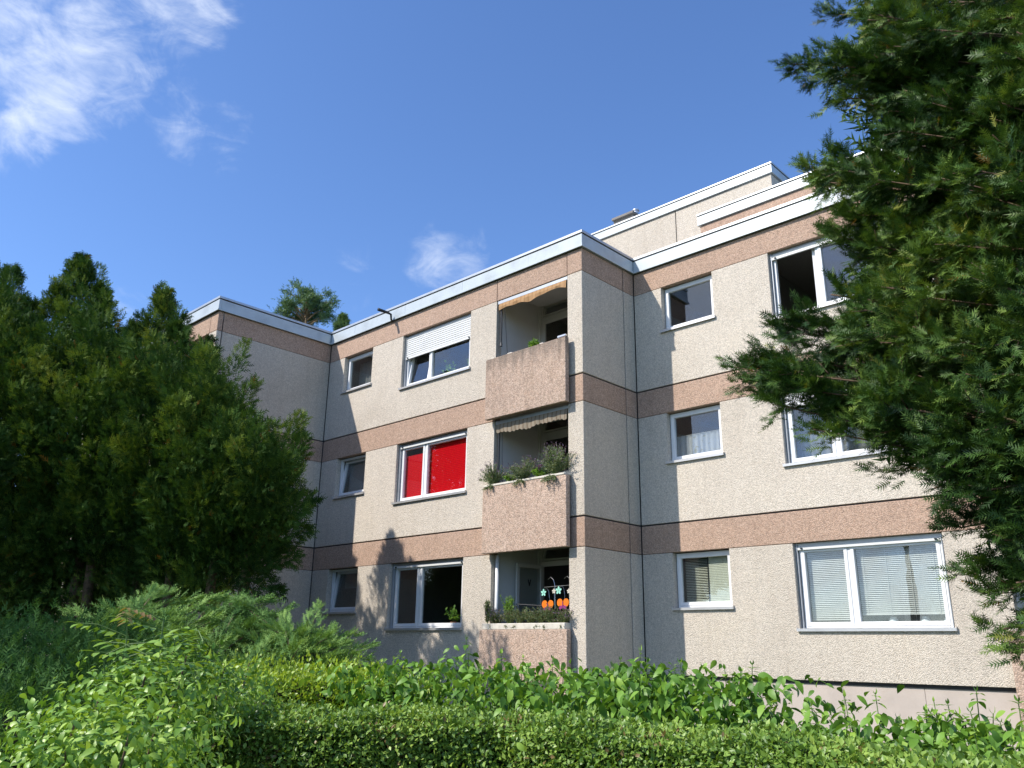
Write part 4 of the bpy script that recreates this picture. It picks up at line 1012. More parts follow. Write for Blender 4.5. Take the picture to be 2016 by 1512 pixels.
# near yew at the right: layered boughs reaching out from a trunk beyond the frame
def near_yew():
    foot = np.array([0.95, 5.7, 0.0]); e = empty('yew_tree', tuple(foot), 'near dark green yew with drooping boughs filling the right edge', 'tree')
    tr = MB(); limb(tr, [foot, foot+[0.03, -0.05, 1.6], foot+[-0.05, 0.05, 3.4], foot+[0.05, 0, 5.6], foot+[0, 0.05, 8.0]], 0.17, 0.03, 10); add('trunk', tr, 'bark', e, smooth=True)
    out = [(1700, -80), (1680, 30), (1665, 100), (1600, 140), (1625, 200), (1670, 260), (1620, 310), (1610, 350), (1640, 400), (1632, 470), (1640, 540), (1680, 600), (1640, 660), (1560, 640), (1550, 670), (1590, 700), (1520, 705), (1475, 730), (1480, 765), (1545, 790), (1590, 815), (1640, 828), (1700, 850), (1755, 905), (1790, 960), (1850, 985), (1890, 1040), (1960, 1060), (2000, 1080), (1950, 1130), (1960, 1190), (1990, 1255), (2040, 1280), (2120, 1260), (2120, -80)]
    r = np.random.default_rng(42); tips = [(u, v, float(np.interp(u, [1450, 1600, 1750, 2100], [4.75, 4.75, 4.45, 4.15]))+r.uniform(-0.3, 0.55)) for u, v in poly_points(out, 330, r)]
    tips += [(1562, 127, 5.0), (1600, 150, 5.0), (1650, 30, 5.0), (1590, 340, 4.9), (1447, 722, 4.8), (1460, 760, 4.75), (1500, 700, 4.75), (1535, 628, 4.75), (1545, 655, 4.7), (1570, 640, 4.7), (1905, 1122, 4.5), (1930, 1170, 4.45), (1965, 1240, 4.4), (1745, 930, 4.5), (1600, 460, 4.85), (1635, 580, 4.7), (1520, 795, 4.6), (1600, 845, 4.5)]
    Ps, Ds, Ss = [], [], []; bm = MB(); pale = MB()
    for i, (u, v, h) in enumerate(tips):
        tip = at(u, v, h); rise = 0.2+0.3*rng.random()
        ax = foot.copy(); ax[2] = max(0.5, tip[2]-rise*np.hypot(*(tip-foot)[:2])); ax[:2] += rng.normal(0, 0.05, 2)
        if v > 850: ax[2] = tip[2]+0.25
        dr = norm((tip-ax)[None])[0]; inn = tip-dr*0.50; inn[2] += 0.04
        if i % 3 == 0: limb(bm if i % 60 else pale, [ax, ax*0.4+inn*0.6+np.array([0, 0, 0.06]), inn, tip], 0.022, 0.004, 6)
        else: limb(bm, [inn-dr*0.3, inn, tip], 0.009, 0.003, 5)
        v1 = tip-inn; ns = 10; t = rng.uniform(0.0, 1.0, ns)**0.75; o = inn+v1*t[:, None]
        side = np.cross(dr, [0, 0, 1.0]); sg = rng.choice([-1, 1], ns)
        sd = norm(dr[None]*0.75+side[None]*(sg*rng.uniform(0.1, 0.9, ns))[:, None]+np.stack([rng.normal(0, .25, ns), rng.normal(0, .25, ns), rng.normal(0.12, 0.4, ns)], 1))
        ln = rng.uniform(0.10, 0.22, ns)*(1.1-0.3*t)
        for a_, d_, l_ in zip(o[::3], sd[::3], ln[::3]): limb(bm, [a_, a_+d_*l_*0.9], 0.004, 0.002, 3)
        per = 18; tt = rng.uniform(0.05, 1, (ns, per)); P = o[:, None]+sd[:, None]*(ln[:, None]*tt)[..., None]; P += rng.normal(0, 0.018, P.shape)
        P[..., 2] -= 0.2*ln[:, None]*tt**2
        fan = np.cross(sd, [0, 0, 1.0]); ss = rng.choice([-1, 1], (ns, per))
        D = norm(sd[:, None]*0.8+fan[:, None]*(ss*rng.uniform(0.1, 0.8, (ns, per)))[..., None]+rng.normal(0, 0.3, P.shape))
        Ps.append(P.reshape(-1, 3)); Ds.append(D.reshape(-1, 3))
    P = np.concatenate(Ps); D = np.concatenate(Ds); n = len(P)
    Q = np.array([at(u, v, float(np.interp(u, [1600, 1750, 2100], [5.5, 5.2, 4.9]))+rng.uniform(0, 0.6)) for u, v in poly_points([(1710, -80), (1700, 300), (1690, 560), (1740, 720), (1640, 760), (1760, 850), (1900, 960), (2010, 1040), (2120, 1100), (2120, -80)], 5200, rng)])
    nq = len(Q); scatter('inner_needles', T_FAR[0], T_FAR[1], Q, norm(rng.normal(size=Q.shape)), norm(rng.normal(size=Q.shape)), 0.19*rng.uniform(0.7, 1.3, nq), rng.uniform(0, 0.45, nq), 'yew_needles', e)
    add('bough', bm, 'brown_twig', e, smooth=True); add('bough', pale, 'pale_bark', e, smooth=True)
    ph = rng.uniform(0, 6, 3); drift = 0.45+0.25*np.sin(P[:, 0]*4+ph[0])*np.cos(P[:, 2]*3+ph[1])
    tone = np.clip(drift+rng.normal(0, 0.2, n), 0, 0.95); tone[rng.random(n) < 0.004] = 1.0
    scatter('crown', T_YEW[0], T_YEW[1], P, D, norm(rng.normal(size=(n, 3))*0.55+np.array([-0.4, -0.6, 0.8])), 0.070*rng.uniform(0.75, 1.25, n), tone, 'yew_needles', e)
near_yew()

# pine and young conifer beyond the roof
def pine():
    c = at(603, 606, 42.0); e = empty('pine_tree', (c[0], c[1], 0), 'rounded pale green pine crown standing behind the left roof corner', 'tree')
    tr = MB(); limb(tr, [(c[0], c[1], 0), (c[0]+0.2, c[1], c[2]*0.6), (c[0], c[1], c[2]+1.0)], 0.35, 0.06, 8)
    R = 1.3; nb = 58; d = unit(nb); d[:, 2] = d[:, 2]*0.9+0.1; rr = R*rng.uniform(0.35, 1.12, nb)
    cen = np.array([c[0], c[1], c[2]-0.15]); tips = cen+d*rr[:, None]*np.array([1.05, 1.05, 1.0])
    for q in tips: limb(tr, [np.array([c[0], c[1], q[2]-0.55]), q*0.5+np.array([c[0], c[1], q[2]-0.3])*0.5, q], 0.05, 0.015, 5)
    add('trunk', tr, 'pale_bark', e, smooth=True)
    per = 95; P = np.repeat(tips, per, 0)+rng.normal(0, 0.165, (nb*per, 3))*[1, 1, 0.75]; D = norm(np.repeat(d, per, 0)*0.6+unit(nb*per)+[0, 0, 0.5]); n = len(P)
    scatter('crown', T_FAR[0], T_FAR[1], P, D, unit(n), 0.22*rng.uniform(0.6, 1.3, n), np.clip(np.repeat(rng.normal(0.5, 0.15, nb), per)+rng.normal(0, 0.2, n), 0, 1), 'pine_needles', e)
pine()
b0 = at(675, 622, 40.0)
spire_tree('spruce_tree', 'small dark spruce tip peeping over the roof beside the pine', [(b0, np.array([b0[0], b0[1], b0[2]-3.5]), 0.9, 110, 26)], 'pine_needles', T_FAR, 0.2, (b0[0], b0[1], 0), None, 0.12, 1.0, 'bark', 0.3)
add('trunk', MB().tube([(b0[0], b0[1], 0), (b0[0], b0[1], b0[2]-3.4)], 0.14, 8), 'bark', bpy.data.objects['spruce_tree'])

# spreading junipers
def juniper(label, foot, tips, size, mat='juniper_needles', per=150, lo=0.0, hi=1.0, name='juniper_shrub'):
    foot = np.array(foot); e = empty(name, (foot[0], foot[1], 0), label, 'shrub', 'spreading junipers')
    bm = MB(); Ps, Ds, Ts = [], [], []
    cen = np.mean(np.array(tips), 0)
    for tip in tips:
        tip = np.array(tip); o = tip[:2]-cen[:2]; a = math.atan2(o[1], o[0])+rng.normal(0, 0.5); L_ = rng.uniform(1.0, 1.7)
        hd = np.array([math.cos(a), math.sin(a)]); hd = hd*0.8+np.array([_R[0], _R[1]])*0.45*np.sign(np.dot(o, [_R[0], _R[1]])+0.35); hd /= np.linalg.norm(hd)
        el = rng.uniform(0.35, 0.75); root = tip-np.array([hd[0], hd[1], el])*L_*0.85; root[2] = max(root[2], 0.1); v = tip-root; L_ = np.linalg.norm(v)
        limb(bm, [np.array([root[0]*0.5+foot[0]*0.5, root[1]*0.5+foot[1]*0.5, 0.02]), root, root+v*0.5+np.array([0, 0, 0.05*L_]), tip-v*0.05], 0.02, 0.004, 5)
        n = per; t = rng.uniform(0.0, 1.0, n)**0.75
        C = root+v*t[:, None]+np.array([0, 0, 1.0])*(0.10*L_*np.sin(t*math.pi))[:, None]
        wdt = (0.15*(1.03-t)+0.010)*L_
        off = rng.normal(size=(n, 3))*[1, 1, 0.6]; P = C+off*wdt[:, None]*0.42
        dv = norm(v[None]-np.array([0, 0, 0.30])*L_*(t[:, None]-0.5)); D = norm(dv*1.0+norm(off)*0.42+np.array([0, 0, 0.05]))
        Ps.append(P); Ds.append(D); Ts.append(t)
    add('stem', bm, 'brown_twig', e)
    P = np.concatenate(Ps); D = np.concatenate(Ds); T = np.concatenate(Ts); n = len(P); k = P[:, 2] > 0.02; P, D, T = P[k], D[k], T[k]; n = len(P)
    tone = lo+(hi-lo)*np.clip(0.25+0.45*T+rng.normal(0, 0.18, n), 0, 1)
    scatter('foliage', T_JUN[0], T_JUN[1], P, D, norm(rng.normal(size=(n, 3))*0.7+[0, 0, 1]), size*rng.uniform(0.6, 1.25, n), tone, mat, e)
    return e
def tipset(main, n, cu, cv, ru, rv, h, dh):
    out = [at(u, v, hh) for u, v, hh in main]
    for _ in range(n):
        a = rng.uniform(0, 2*math.pi); r = math.sqrt(rng.random()); out.append(at(cu+ru*r*math.cos(a), cv+rv*r*math.sin(a), h+rng.uniform(-dh, dh)))
    return out
juniper('tallest spreading juniper with feathery tips left of the centre', at(330, 1420, 9.3)*[1, 1, 0],
    tipset([(135, 1203, 9.4), (205, 1195, 9.0), (245, 1188, 9.2), (310, 1160, 9.6), (340, 1166, 9.8), (398, 1190, 9.6), (438, 1178, 9.8), (430, 1215, 9.2), (270, 1215, 8.6), (190, 1240, 8.6), (350, 1225, 8.7)], 80, 300, 1285, 165, 85, 8.9, 0.7), 0.125)
juniper('lower spreading juniper right in front of the shaded ground floor wall', at(600, 1420, 9.6)*[1, 1, 0],
    tipset([(628, 1192, 10.2), (556, 1214, 9.6), (520, 1232, 9.4), (660, 1236, 9.8), (700, 1250, 9.8), (737, 1272, 9.8), (722, 1298, 9.6), (470, 1245, 9.2), (680, 1262, 9.3), (600, 1240, 9.2)], 74, 590, 1302, 135, 62, 9.2, 0.6), 0.12)
juniper('dark shaded juniper under the yew boughs behind the taller one', at(500, 1400, 11.8)*[1, 1, 0],
    tipset([(430, 1180, 12), (480, 1175, 12), (540, 1185, 11.8), (570, 1200, 11.6), (400, 1200, 11.8)], 22, 490, 1250, 90, 60, 11.6, 0.5), 0.17, 'juniper_needles', 130, 0.0, 0.6)  # lighter tones cut off, so its shade is put into the needle colour

# clipped thuja mass at the lower left
def mound(name, label, lobes, n, size, mat, template, cat, group=None, jitter=0.12, lo=0, hi=1, up=0.35, core=True, seed=0, narrow=None, droop=0.0):
    """foliage over overlapping ellipsoid lobes: (centre, radii)"""
    r = np.random.default_rng(seed+500)
    c0 = np.mean([l[0] for l in lobes], 0); e = empty(name, (c0[0], c0[1], 0), label, cat, group)
    Cs = np.array([l[0] for l in lobes]); Rs = np.array([l[1] for l in lobes]); area = (Rs[:, 0]*Rs[:, 2]); pr = area/area.sum()
    ii = r.choice(len(lobes), n, p=pr); d = norm(r.normal(size=(n, 3))); k = 1+r.normal(0, jitter, n)-0.35*(r.random(n) < 0.3)*r.random(n)
    bump = 1+0.10*np.sin(d[:, 0]*7+ii)*np.cos(d[:, 2]*6+ii*2)
    P = Cs[ii]+d*Rs[ii]*(k*bump)[:, None]
    keep = P[:, 2] > 0.03
    P, d, ii = P[keep], d[keep], ii[keep]; n = len(P)
    D = norm(d*0.7+norm(r.normal(size=(n, 3)))*0.7+np.array([0, 0, up])-np.array([0, 0, droop])); nr = norm(d+norm(r.normal(size=(n, 3)))*0.6+[0, 0, 0.3])
    tone = lo+(hi-lo)*np.clip(0.5+0.15*np.sin(P[:, 0]*3+P[:, 2]*4)+r.normal(0, 0.2, n), 0, 1)
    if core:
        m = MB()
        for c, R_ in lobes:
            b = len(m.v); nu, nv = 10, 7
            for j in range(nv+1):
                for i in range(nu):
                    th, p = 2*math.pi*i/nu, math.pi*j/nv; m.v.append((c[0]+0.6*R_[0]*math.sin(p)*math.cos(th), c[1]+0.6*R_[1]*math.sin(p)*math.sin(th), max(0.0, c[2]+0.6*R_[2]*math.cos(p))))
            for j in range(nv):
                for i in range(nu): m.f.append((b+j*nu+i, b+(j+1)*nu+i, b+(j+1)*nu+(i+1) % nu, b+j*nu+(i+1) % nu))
        add('filler_core', m, 'core_shade', e)  # solid dark lobes added behind the leaves to stand for inner shade
    return e, P, D, nr, tone
principled('core_shade', (0.018, 0.022, 0.010), 0.95, var=0.3, nscale=20, spec=0.1)  # near black: the shade inside the foliage is put into this colour
TH = [(at(60, 1400, 7.2), (0.9, 0.9, 0.55)), (at(170, 1370, 7.4), (0.75, 0.75, 0.5)), (at(-80, 1420, 6.8), (1.0, 0.9, 0.6)), (at(140, 1450, 6.2), (0.65, 0.65, 0.5)), (at(240, 1420, 6.6), (0.5, 0.5, 0.45)), (at(20, 1510, 5.4), (0.6, 0.6, 0.42)), (at(-120, 1530, 5.4), (0.7, 0.7, 0.45)), (at(300, 1400, 7.2), (0.5, 0.5, 0.42))]
e, P, D, nr, tone = mound('thuja_hedge', 'soft dark thuja hedge in the lower left corner', TH, 28000, 0.09, 'thuja_scales', T_JUN, 'hedge', seed=1)
scatter('foliage', T_FAR[0], T_FAR[1], P, D, nr, 0.075*rng.uniform(0.6, 1.3, len(P)), tone, 'thuja_scales', e)

# clipped hedge in the foreground
def clipped_hedge():
    bk = np.array([(-5.95, 2.86), (-5.3, 3.3), (-4.14, 4.3), (-2.3, 4.35), (-1.0, 4.05), (0.9, 3.75)]); fr = bk*np.array([0.85, 0.85, 0.86, 0.84, 0.82, 0.82])[:, None]
    top = EYE-0.405
    e = empty('clipped_hedge', (-2.5, 3.4, 0), 'neatly clipped small leaved green hedge across the foreground', 'hedge')
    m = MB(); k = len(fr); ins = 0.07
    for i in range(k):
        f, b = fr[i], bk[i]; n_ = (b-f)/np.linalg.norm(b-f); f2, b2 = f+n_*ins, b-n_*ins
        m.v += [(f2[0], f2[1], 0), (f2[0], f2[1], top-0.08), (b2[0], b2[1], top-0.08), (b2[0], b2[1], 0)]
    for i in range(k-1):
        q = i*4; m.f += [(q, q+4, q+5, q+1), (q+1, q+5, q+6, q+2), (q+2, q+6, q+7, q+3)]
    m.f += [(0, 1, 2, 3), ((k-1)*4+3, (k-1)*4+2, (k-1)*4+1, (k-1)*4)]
    add('filler_core', m, 'core_shade', e)  # solid dark block added as the shaded inside of the hedge
    def edge(A, t):
        x = t*(len(A)-1); i = np.clip(x.astype(int), 0, len(A)-2); w_ = (x-i)[:, None]; return A[i]*(1-w_)+A[i+1]*w_
    def bumpz(x, y): return 0.018*np.sin(x*5.1+y*3)+0.015*np.sin(x*11+1)*np.cos(y*9)+0.012*np.sin(x*23+y*17)
    n1 = 52000; t = rng.random(n1); s = rng.random(n1)
    xy = edge(fr, t)*(1-s)[:, None]+edge(bk, t)*s[:, None]; rnd = np.minimum(1, np.minimum(s, 1-s)*9)
    z = top+bumpz(xy[:, 0], xy[:, 1])-0.07*(1-rnd)**2+rng.normal(0, 0.014, n1)-0.05*rng.random(n1)**3
    P1 = np.column_stack([xy, z]); N1 = np.tile([0, 0, 1.0], (n1, 1))
    n2 = 70000; t = rng.random(n2); xy = edge(fr, t); d2 = edge(fr, np.minimum(t+0.01, 1))-edge(fr, np.maximum(t-0.01, 0)); nn_ = norm(np.column_stack([d2[:, 1], -d2[:, 0], np.zeros(n2)]))
    z = top-0.02-(rng.random(n2)**1.1)*0.7; P2 = np.column_stack([xy, z])+nn_*(rng.normal(0, 0.022, n2)+0.025*np.sin(xy[:, 0]*9)*np.cos(z*11)-0.06*rng.random(n2)**3)[:, None]
    # the left end
    n3 = 12000; s = rng.random(n3); A, B_ = fr[0], bk[0]; xy = A*(1-s)[:, None]+B_*s[:, None]; d3 = (B_-A)/np.linalg.norm(B_-A); nn3 = np.tile([-d3[1], d3[0], 0], (n3, 1)); P3 = np.column_stack([xy, top-0.03-rng.random(n3)*0.95])+nn3*rng.normal(0, 0.03, n3)[:, None]
    P = np.concatenate([P1, P2, P3]); Nn = np.concatenate([N1, nn_, nn3]); n = len(P)
    D = norm(Nn*0.5+norm(rng.normal(size=(n, 3)))+[0, 0, 0.1]); nr = norm(Nn*0.55+norm(rng.normal(size=(n, 3)))*0.8+np.array([-0.25, -0.45, 0.75]))
    patchy = 0.48+0.13*np.sin(P[:, 0]*2.3+1)*np.cos(P[:, 1]*2.9)+0.09*np.sin(P[:, 0]*7+P[:, 1]*5)
    tone = np.clip(patchy+rng.normal(0, 0.2, n), 0, 0.93)
    br = (np.sin(P[:, 0]*6.3+2)*np.cos(P[:, 2]*8+P[:, 1]*5) > 0.8) & (rng.random(n) < 0.16); tone[br] = 1.0; tone[rng.random(n) < 0.012] = 1.0
    scatter('foliage', T_LEAF[0], T_LEAF[1], P, D, nr, 0.030*rng.uniform(0.65, 1.4, n), tone, 'privet_leaf', e)
    # upright cut shoots on top
    n4 = 900; t = rng.random(n4); s = rng.random(n4); xy = edge(fr, t)*(1-s)[:, None]+edge(bk, t)*s[:, None]
    st = MB()
clipped_hedge()
YP = [(at(u, v, h), (0.42, 0.34, 0.26)) for u, v, h in ((455, 1385, 7.3), (520, 1378, 7.5), (585, 1380, 7.6), (650, 1378, 7.6), (715, 1385, 7.5), (400, 1395, 7.0), (780, 1400, 7.3))]
e, P, D, nr, tone = mound('privet_shrub', 'bright yellow green untrimmed privet behind the left of the clipped hedge', YP, 15000, 0.03, 'young_privet_leaf', T_LEAF, 'shrub', jitter=0.2, up=0.45, seed=3)
scatter('foliage', T_LEAF[0], T_LEAF[1], P, D, nr, 0.038*rng.uniform(0.6, 1.3, len(P)), tone, 'young_privet_leaf', e)
stm = MB()
for c, r_ in YP: limb(stm, [(c[0], c[1], 0), tuple(c)], 0.02, 0.008, 5)
add('stem', stm, 'brown_twig', e)

# big leaves built one by one
def leaf_mesh(name, mat, tone, bend, wid, seg=4):
    prof = [0.0, 0.62, 1.0, 0.86, 0.45, 0.0]; ys = [0.0, 0.16, 0.38, 0.62, 0.84, 1.0]; v = []; f = []
    for y_, p_ in zip(ys, prof):
        z_ = -bend*y_*y_; hw = wid*p_; v += [(-hw, y_, z_+0.16*hw), (0, y_, z_), (hw, y_, z_+0.16*hw)]
    for i in range(len(ys)-1):
        a = i*3; f += [(a, a+1, a+4, a+3), (a+1, a+2, a+5, a+4)]
    me = bpy.data.meshes.new(name); me.from_pydata(v, [], f); me.update(); at_ = me.attributes.new('tone', 'FLOAT', 'FACE'); at_.data.foreach_set('value', [tone]*len(f)); me.materials.append(MATS[mat])
    for p_ in me.polygons: p_.use_smooth = True
    return me
def leaf_objs(meshes, P, D, Nn, S, parent, r):
    pw = PW[parent.name]
    d = norm(D); z = norm(Nn-(Nn*d).sum(1, keepdims=True)*d); x = np.cross(d, z)
    for i in range(len(P)):
        o = bpy.data.objects.new('leaf', meshes[r.integers(len(meshes))]); COL.objects.link(o); o.parent = parent
        s = S[i]; o.matrix_basis = Matrix(((x[i, 0]*s, d[i, 0]*s, z[i, 0]*s, P[i, 0]-pw.x), (x[i, 1]*s, d[i, 1]*s, z[i, 1]*s, P[i, 1]-pw.y), (x[i, 2]*s, d[i, 2]*s, z[i, 2]*s, P[i, 2]-pw.z), (0, 0, 0, 1)))
T_BIG = (lambda m: ([tuple(v.co) for v in m.vertices], [tuple(p.vertices) for p in m.polygons]))(leaf_mesh('leaf_template', 'dogwood_leaf', 0.5, 0.45, 0.26))
DOG = [leaf_mesh('dogwood_leaf', 'dogwood_leaf', t, b, w_) for t, b, w_ in ((0.15, 0.4, 0.25), (0.35, 0.6, 0.28), (0.5, 0.25, 0.24), (0.65, 0.5, 0.27), (0.85, 0.35, 0.26), (0.95, 0.7, 0.25))]
VIN = [leaf_mesh('vine_leaf', 'vine_leaf', t, b, w_) for t, b, w_ in ((0.15, 0.3, 0.25), (0.4, 0.5, 0.28), (0.6, 0.2, 0.24), (0.75, 0.6, 0.27), (0.95, 0.35, 0.26))]
def dogwood(u, vtop, h, label, width=0.24, nst=7, leaf=0.078, seed=0, vlow=1450):
    r = np.random.default_rng(seed+900); top = at(u, vtop-(14 if u < 1500 else 4), h); foot = np.array([top[0], top[1], 0.0])
    e = empty('dogwood_shrub', tuple(foot), label, 'shrub', 'dogwood shoots behind the clipped hedge')
    st = MB(); P, D, Nn = [], [], []; inner = []
    for k in range(nst):
        a = r.uniform(0, 6.28); rr = width*math.sqrt(r.random()) if k else 0.02; hh = top[2]*(1 if k == 0 else r.uniform(0.84, 0.985))
        tip = np.array([foot[0]+rr*math.cos(a)*1.4+(r.normal(0, 0.06) if k == 0 else 0), foot[1]+rr*math.sin(a), hh]); base = foot+np.array([0.4*rr*math.cos(a), 0.4*rr*math.sin(a), 0]); mid = base*0.5+tip*0.5+np.array([r.normal(0, 0.03), r.normal(0, 0.03), 0])
        limb(st, [base, mid, tip], 0.007, 0.0025, 5)
        nn_ = 14
        for j in range(nn_):
            t = 1-(0.011*j if j < 4 else 0.033+0.036*(j-3))-r.uniform(0, 0.008)
            q = base*(1-t)+tip*t if t > 0.5 else mid; az = (j % 2)*math.pi/2+r.normal(0, 0.3)+a
            for sgn in (0, math.pi):
                dv = np.array([math.cos(az+sgn), math.sin(az+sgn), (1.1, 0.55, 0.15, -0.15)[j] if j < 4 else r.normal(-0.55, 0.35)]); P.append(q); D.append(dv); Nn.append([0.75*dv[0], 0.75*dv[1], 0.8])
    add('stem', st, 'green_stem', e)
    P, D, Nn = np.array(P), np.array(D), np.array(Nn); n = len(P); S = leaf*r.uniform(0.7, 1.2, n); S *= np.interp((np.arange(n) % 28)//2, [0, 1, 2, 3, 5], [0.42, 0.62, 0.8, 0.95, 1.0])
    leaf_objs(DOG, P, D, Nn, S, e, r)
    m = 50 if nst < 5 else 520; c = np.column_stack([foot[0]+r.normal(0, width*0.95, m)*1.3, foot[1]+r.normal(0, width, m), top[2]-(0.05 if u < 1500 else 0.12)-(r.random(m)**0.95)*0.62])
    scatter('undergrowth', T_BIG[0], T_BIG[1], c, norm(np.column_stack([r.normal(size=m), r.normal(size=m), r.normal(-0.55, 0.4, m)])), norm(np.column_stack([r.normal(0, 0.5, m), r.normal(0, 0.5, m)-0.2, np.ones(m)])), leaf*r.uniform(0.6, 1.15, m), np.clip(r.normal(0.35, 0.22, m), 0, 1), 'dogwood_leaf', e)
    return e
dw = [(735, 1308, 7.0, 'in front of the right juniper'), (800, 1298, 7.0, 'below the dark ground floor window'), (860, 1312, 6.9, 'under the left part of the dark window sill'), (908, 1268, 7.1, 'tall thin shoot against the wall left of the ground balcony'),
      (985, 1300, 6.7, 'at the left end of the ground balcony parapet'), (1075, 1310, 6.5, 'in front of the pink ground balcony parapet'), (1020, 1345, 6.3, 'low one under the pink ground balcony parapet'), (1150, 1345, 6.2, 'below the building corner pier'), (1215, 1325, 6.0, 'just right of the building corner'),
      (1258, 1295, 5.95, 'tall one in the shaded corner of the stepped wall'), (1310, 1330, 5.8, 'at the edge of the corner shadow'), (1368, 1318, 5.7, 'below the small blind window'), (1430, 1322, 5.6, 'tall tipped one left of the bare plinth'), (1480, 1362, 5.5, 'bordering the bare plinth gap on its left'),
      (1590, 1432, 5.1, 'lowest one in the plinth gap'), (1660, 1402, 5.1, 'below the left part of the wide blind window'), (1735, 1368, 5.0, 'slim tall one below the wide blind window'), (1790, 1400, 4.9, 'below the middle of the wide blind window'), (1850, 1385, 4.85, 'below the right end of the wide blind sill'),
      (1915, 1362, 4.8, 'tall broad leaved one near the right edge'), (1965, 1380, 4.7, 'second from the right picture edge'), (2020, 1372, 4.6, 'cut by the right picture edge')]
for i, (u, v, h, lab) in enumerate(dw):
    thin = 'thin' in lab
    dogwood(u, v, h, 'green dogwood shoots '+lab if not thin else lab.replace('tall thin shoot', 'tall thin green dogwood shoot'), 0.10 if thin else (0.17 if 1500 < u < 1700 else 0.23+0.05*(i % 3)), 3 if thin else 7, 0.072 if u > 1500 else 0.078, i)

# leafy climber spilling over at the lower left
VL = [(at(255, 1420, 4.5), (0.34, 0.34, 0.26)), (at(160, 1475, 4.1), (0.30, 0.32, 0.22)), (at(340, 1370, 5.0), (0.34, 0.34, 0.24)), (at(280, 1500, 3.9), (0.30, 0.3, 0.26)), (at(420, 1375, 5.6), (0.32, 0.3, 0.20)), (at(110, 1530, 3.8), (0.28, 0.28, 0.22)), (at(215, 1560, 3.6), (0.34, 0.3, 0.28)), (at(470, 1365, 6.4), (0.32, 0.3, 0.18))]
e, P, D, nr, tone = mound('climber', 'light green leafy climber spilling over the left end of the clipped hedge', VL, 8000, 0.05, 'vine_leaf', T_BIG, 'shrub', jitter=0.16, up=0.0, seed=6, droop=0.35, core=False)
toc = np.array([0, 0, EYE])-P; dist = np.linalg.norm(toc, axis=1); face = (norm(P-np.array([l[0] for l in VL]).mean(0))*norm(toc)).sum(1); order = np.argsort(dist-0.8*face); sel = order[:300]; rest = order[300:]
leaf_objs(VIN, P[sel], D[sel], nr[sel], 0.040*rng.uniform(0.6, 1.35, 300), e, rng)
scatter('foliage', T_BIG[0], T_BIG[1], P[rest], D[rest], nr[rest], 0.036*rng.uniform(0.65, 1.3, len(rest)), tone[rest], 'vine_leaf', e)
stm = MB()
for c, r_ in VL: limb(stm, [(c[0]+0.1, c[1], 0), tuple(c*[1, 1, 0.9]), tuple(c+np.array([0.1, 0, 0.2]))], 0.012, 0.004, 5)
add('stem', stm, 'brown_twig', e)

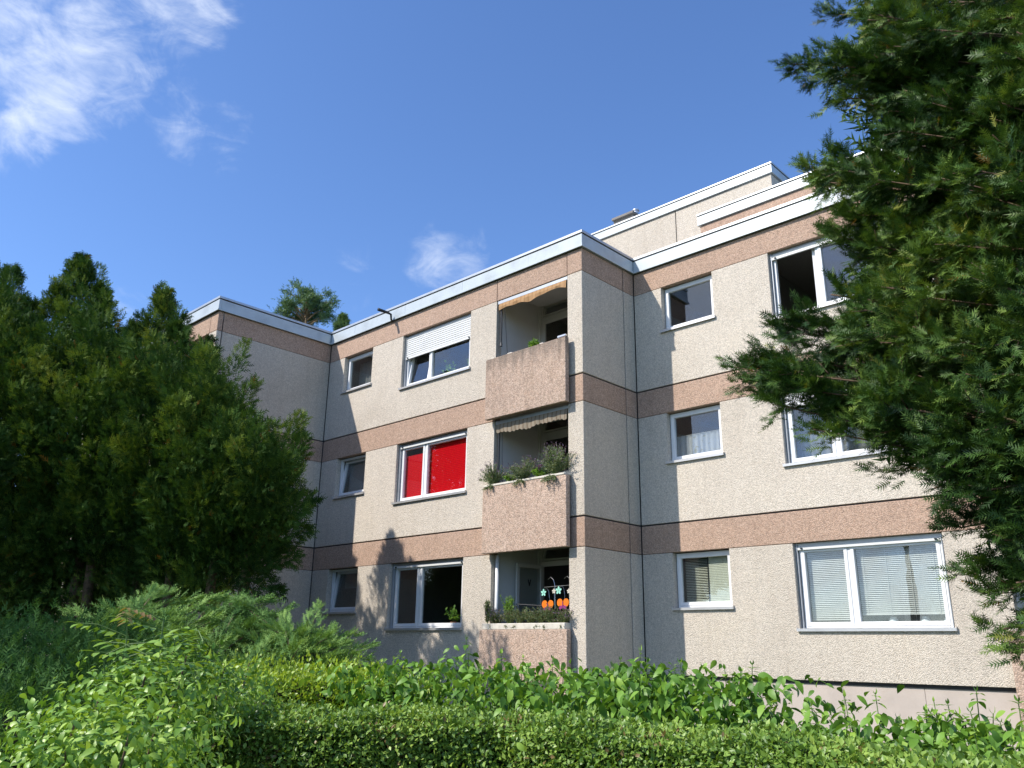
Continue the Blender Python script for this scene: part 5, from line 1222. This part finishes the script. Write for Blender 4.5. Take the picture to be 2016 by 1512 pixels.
# sapling with feathered leaves above the climber
def sapling():
    foot = at(300, 1420, 5.2)*[1, 1, 0]; e = empty('sapling', tuple(foot), 'young sapling with feathered leaves and reddish tip above the climber', 'sapling'); r = np.random.default_rng(77)
    st = MB(); RED = [leaf_mesh('red_leaf', 'new_leaf_red', t, 0.5, 0.22) for t in (0.2, 0.6, 0.9)]; GRN = [leaf_mesh('feather_leaf', 'vine_leaf', t, 0.25, 0.22) for t in (0.3, 0.6, 0.8)]
    for (u, v, h) in ((322, 1222, 5.2), (250, 1232, 5.1), (290, 1290, 4.9), (205, 1290, 4.9), (345, 1262, 5.1), (400, 1262, 5.3), (230, 1330, 4.7)):
        top = at(u, v, h); mid = foot*0.4+top*0.6; mid[2] = top[2]*0.55; limb(st, [foot, mid, top], 0.010, 0.004, 5)
        for j in range(4):
            a = r.uniform(0, 6.28); t = 1-0.07*j; q = mid*(1-t)+top*t; rd = np.array([math.cos(a), math.sin(a), 0.25]); rd /= np.linalg.norm(rd); L_ = 0.26; limb(st, [q, q+rd*L_*0.6+np.array([0, 0, 0.02]), q+rd*L_], 0.003, 0.0015, 4)
            sd = np.cross(rd, [0, 0, 1.0]); P, D = [], []
            for m in range(5):
                for sg in (-1, 1): P.append(q+rd*L_*(0.25+0.17*m)); D.append(sd*sg+rd*0.45+np.array([0, 0, -0.15]))
            P.append(q+rd*L_); D.append(rd); P, D = np.array(P), np.array(D)
            leaf_objs(RED if (j == 0 and v < 1235) else GRN, P, D, np.tile([0, 0, 1.0], (len(P), 1))+r.normal(0, 0.2, (len(P), 3)), (0.05 if (j == 0 and v < 1235) else 0.075)*r.uniform(0.8, 1.15, len(P)), e, r)
    add('stem', st, 'green_stem', e)
sapling()

# ------------------------------------------------------------------ trees beyond the frame: they shade the corner hedge and stand mirrored in the panes
def broad_tree(label, x, y, h, rad, n, crown_lo, seed):
    r = np.random.default_rng(seed); e = empty('broadleaf_tree', (x, y, 0), label, 'tree'); tr = MB()
    limb(tr, [(x, y, 0), (x+0.1, y, h*0.4), (x, y+0.1, h*0.85)], 0.2, 0.04, 9); zc = (h+crown_lo)/2; hz = (h-crown_lo)/2
    k = 90; d = norm(r.normal(size=(k, 3))); c = np.array([x, y, zc])+d*np.array([rad, rad, hz])*(r.uniform(0.35, 1.0, k)**0.6)[:, None]
    for q in c[::3]: limb(tr, [(x, y, max(0.5, q[2]-1.5)), tuple(q)], 0.05, 0.012, 5)
    add('trunk', tr, 'bark', e, smooth=True)
    per = n//k; P = np.repeat(c, per, 0)+r.normal(0, 0.42*rad/2, (k*per, 3))*[1, 1, 0.7]; m = len(P)
    scatter('crown', T_LEAF[0], T_LEAF[1], P, norm(r.normal(size=(m, 3))), norm(r.normal(size=(m, 3))+[0, 0, 1.0]), 0.16*r.uniform(0.7, 1.3, m), r.random(m), 'broad_leaf', e)
broad_tree('broadleaf tree left of the viewer shading the thuja hedge', -11.5, -6.6, 11.5, 1.9, 14000, 6.8, 1)
broad_tree('tall broadleaf tree across the lawn mirrored in the red blind window', -30.6, -5.5, 14.5, 3.0, 34000, 3.0, 2)
broad_tree('tall broadleaf tree beyond the left picture edge shading the foot of the yews', -20.8, -1.8, 10.5, 2.8, 16000, 4.5, 4)
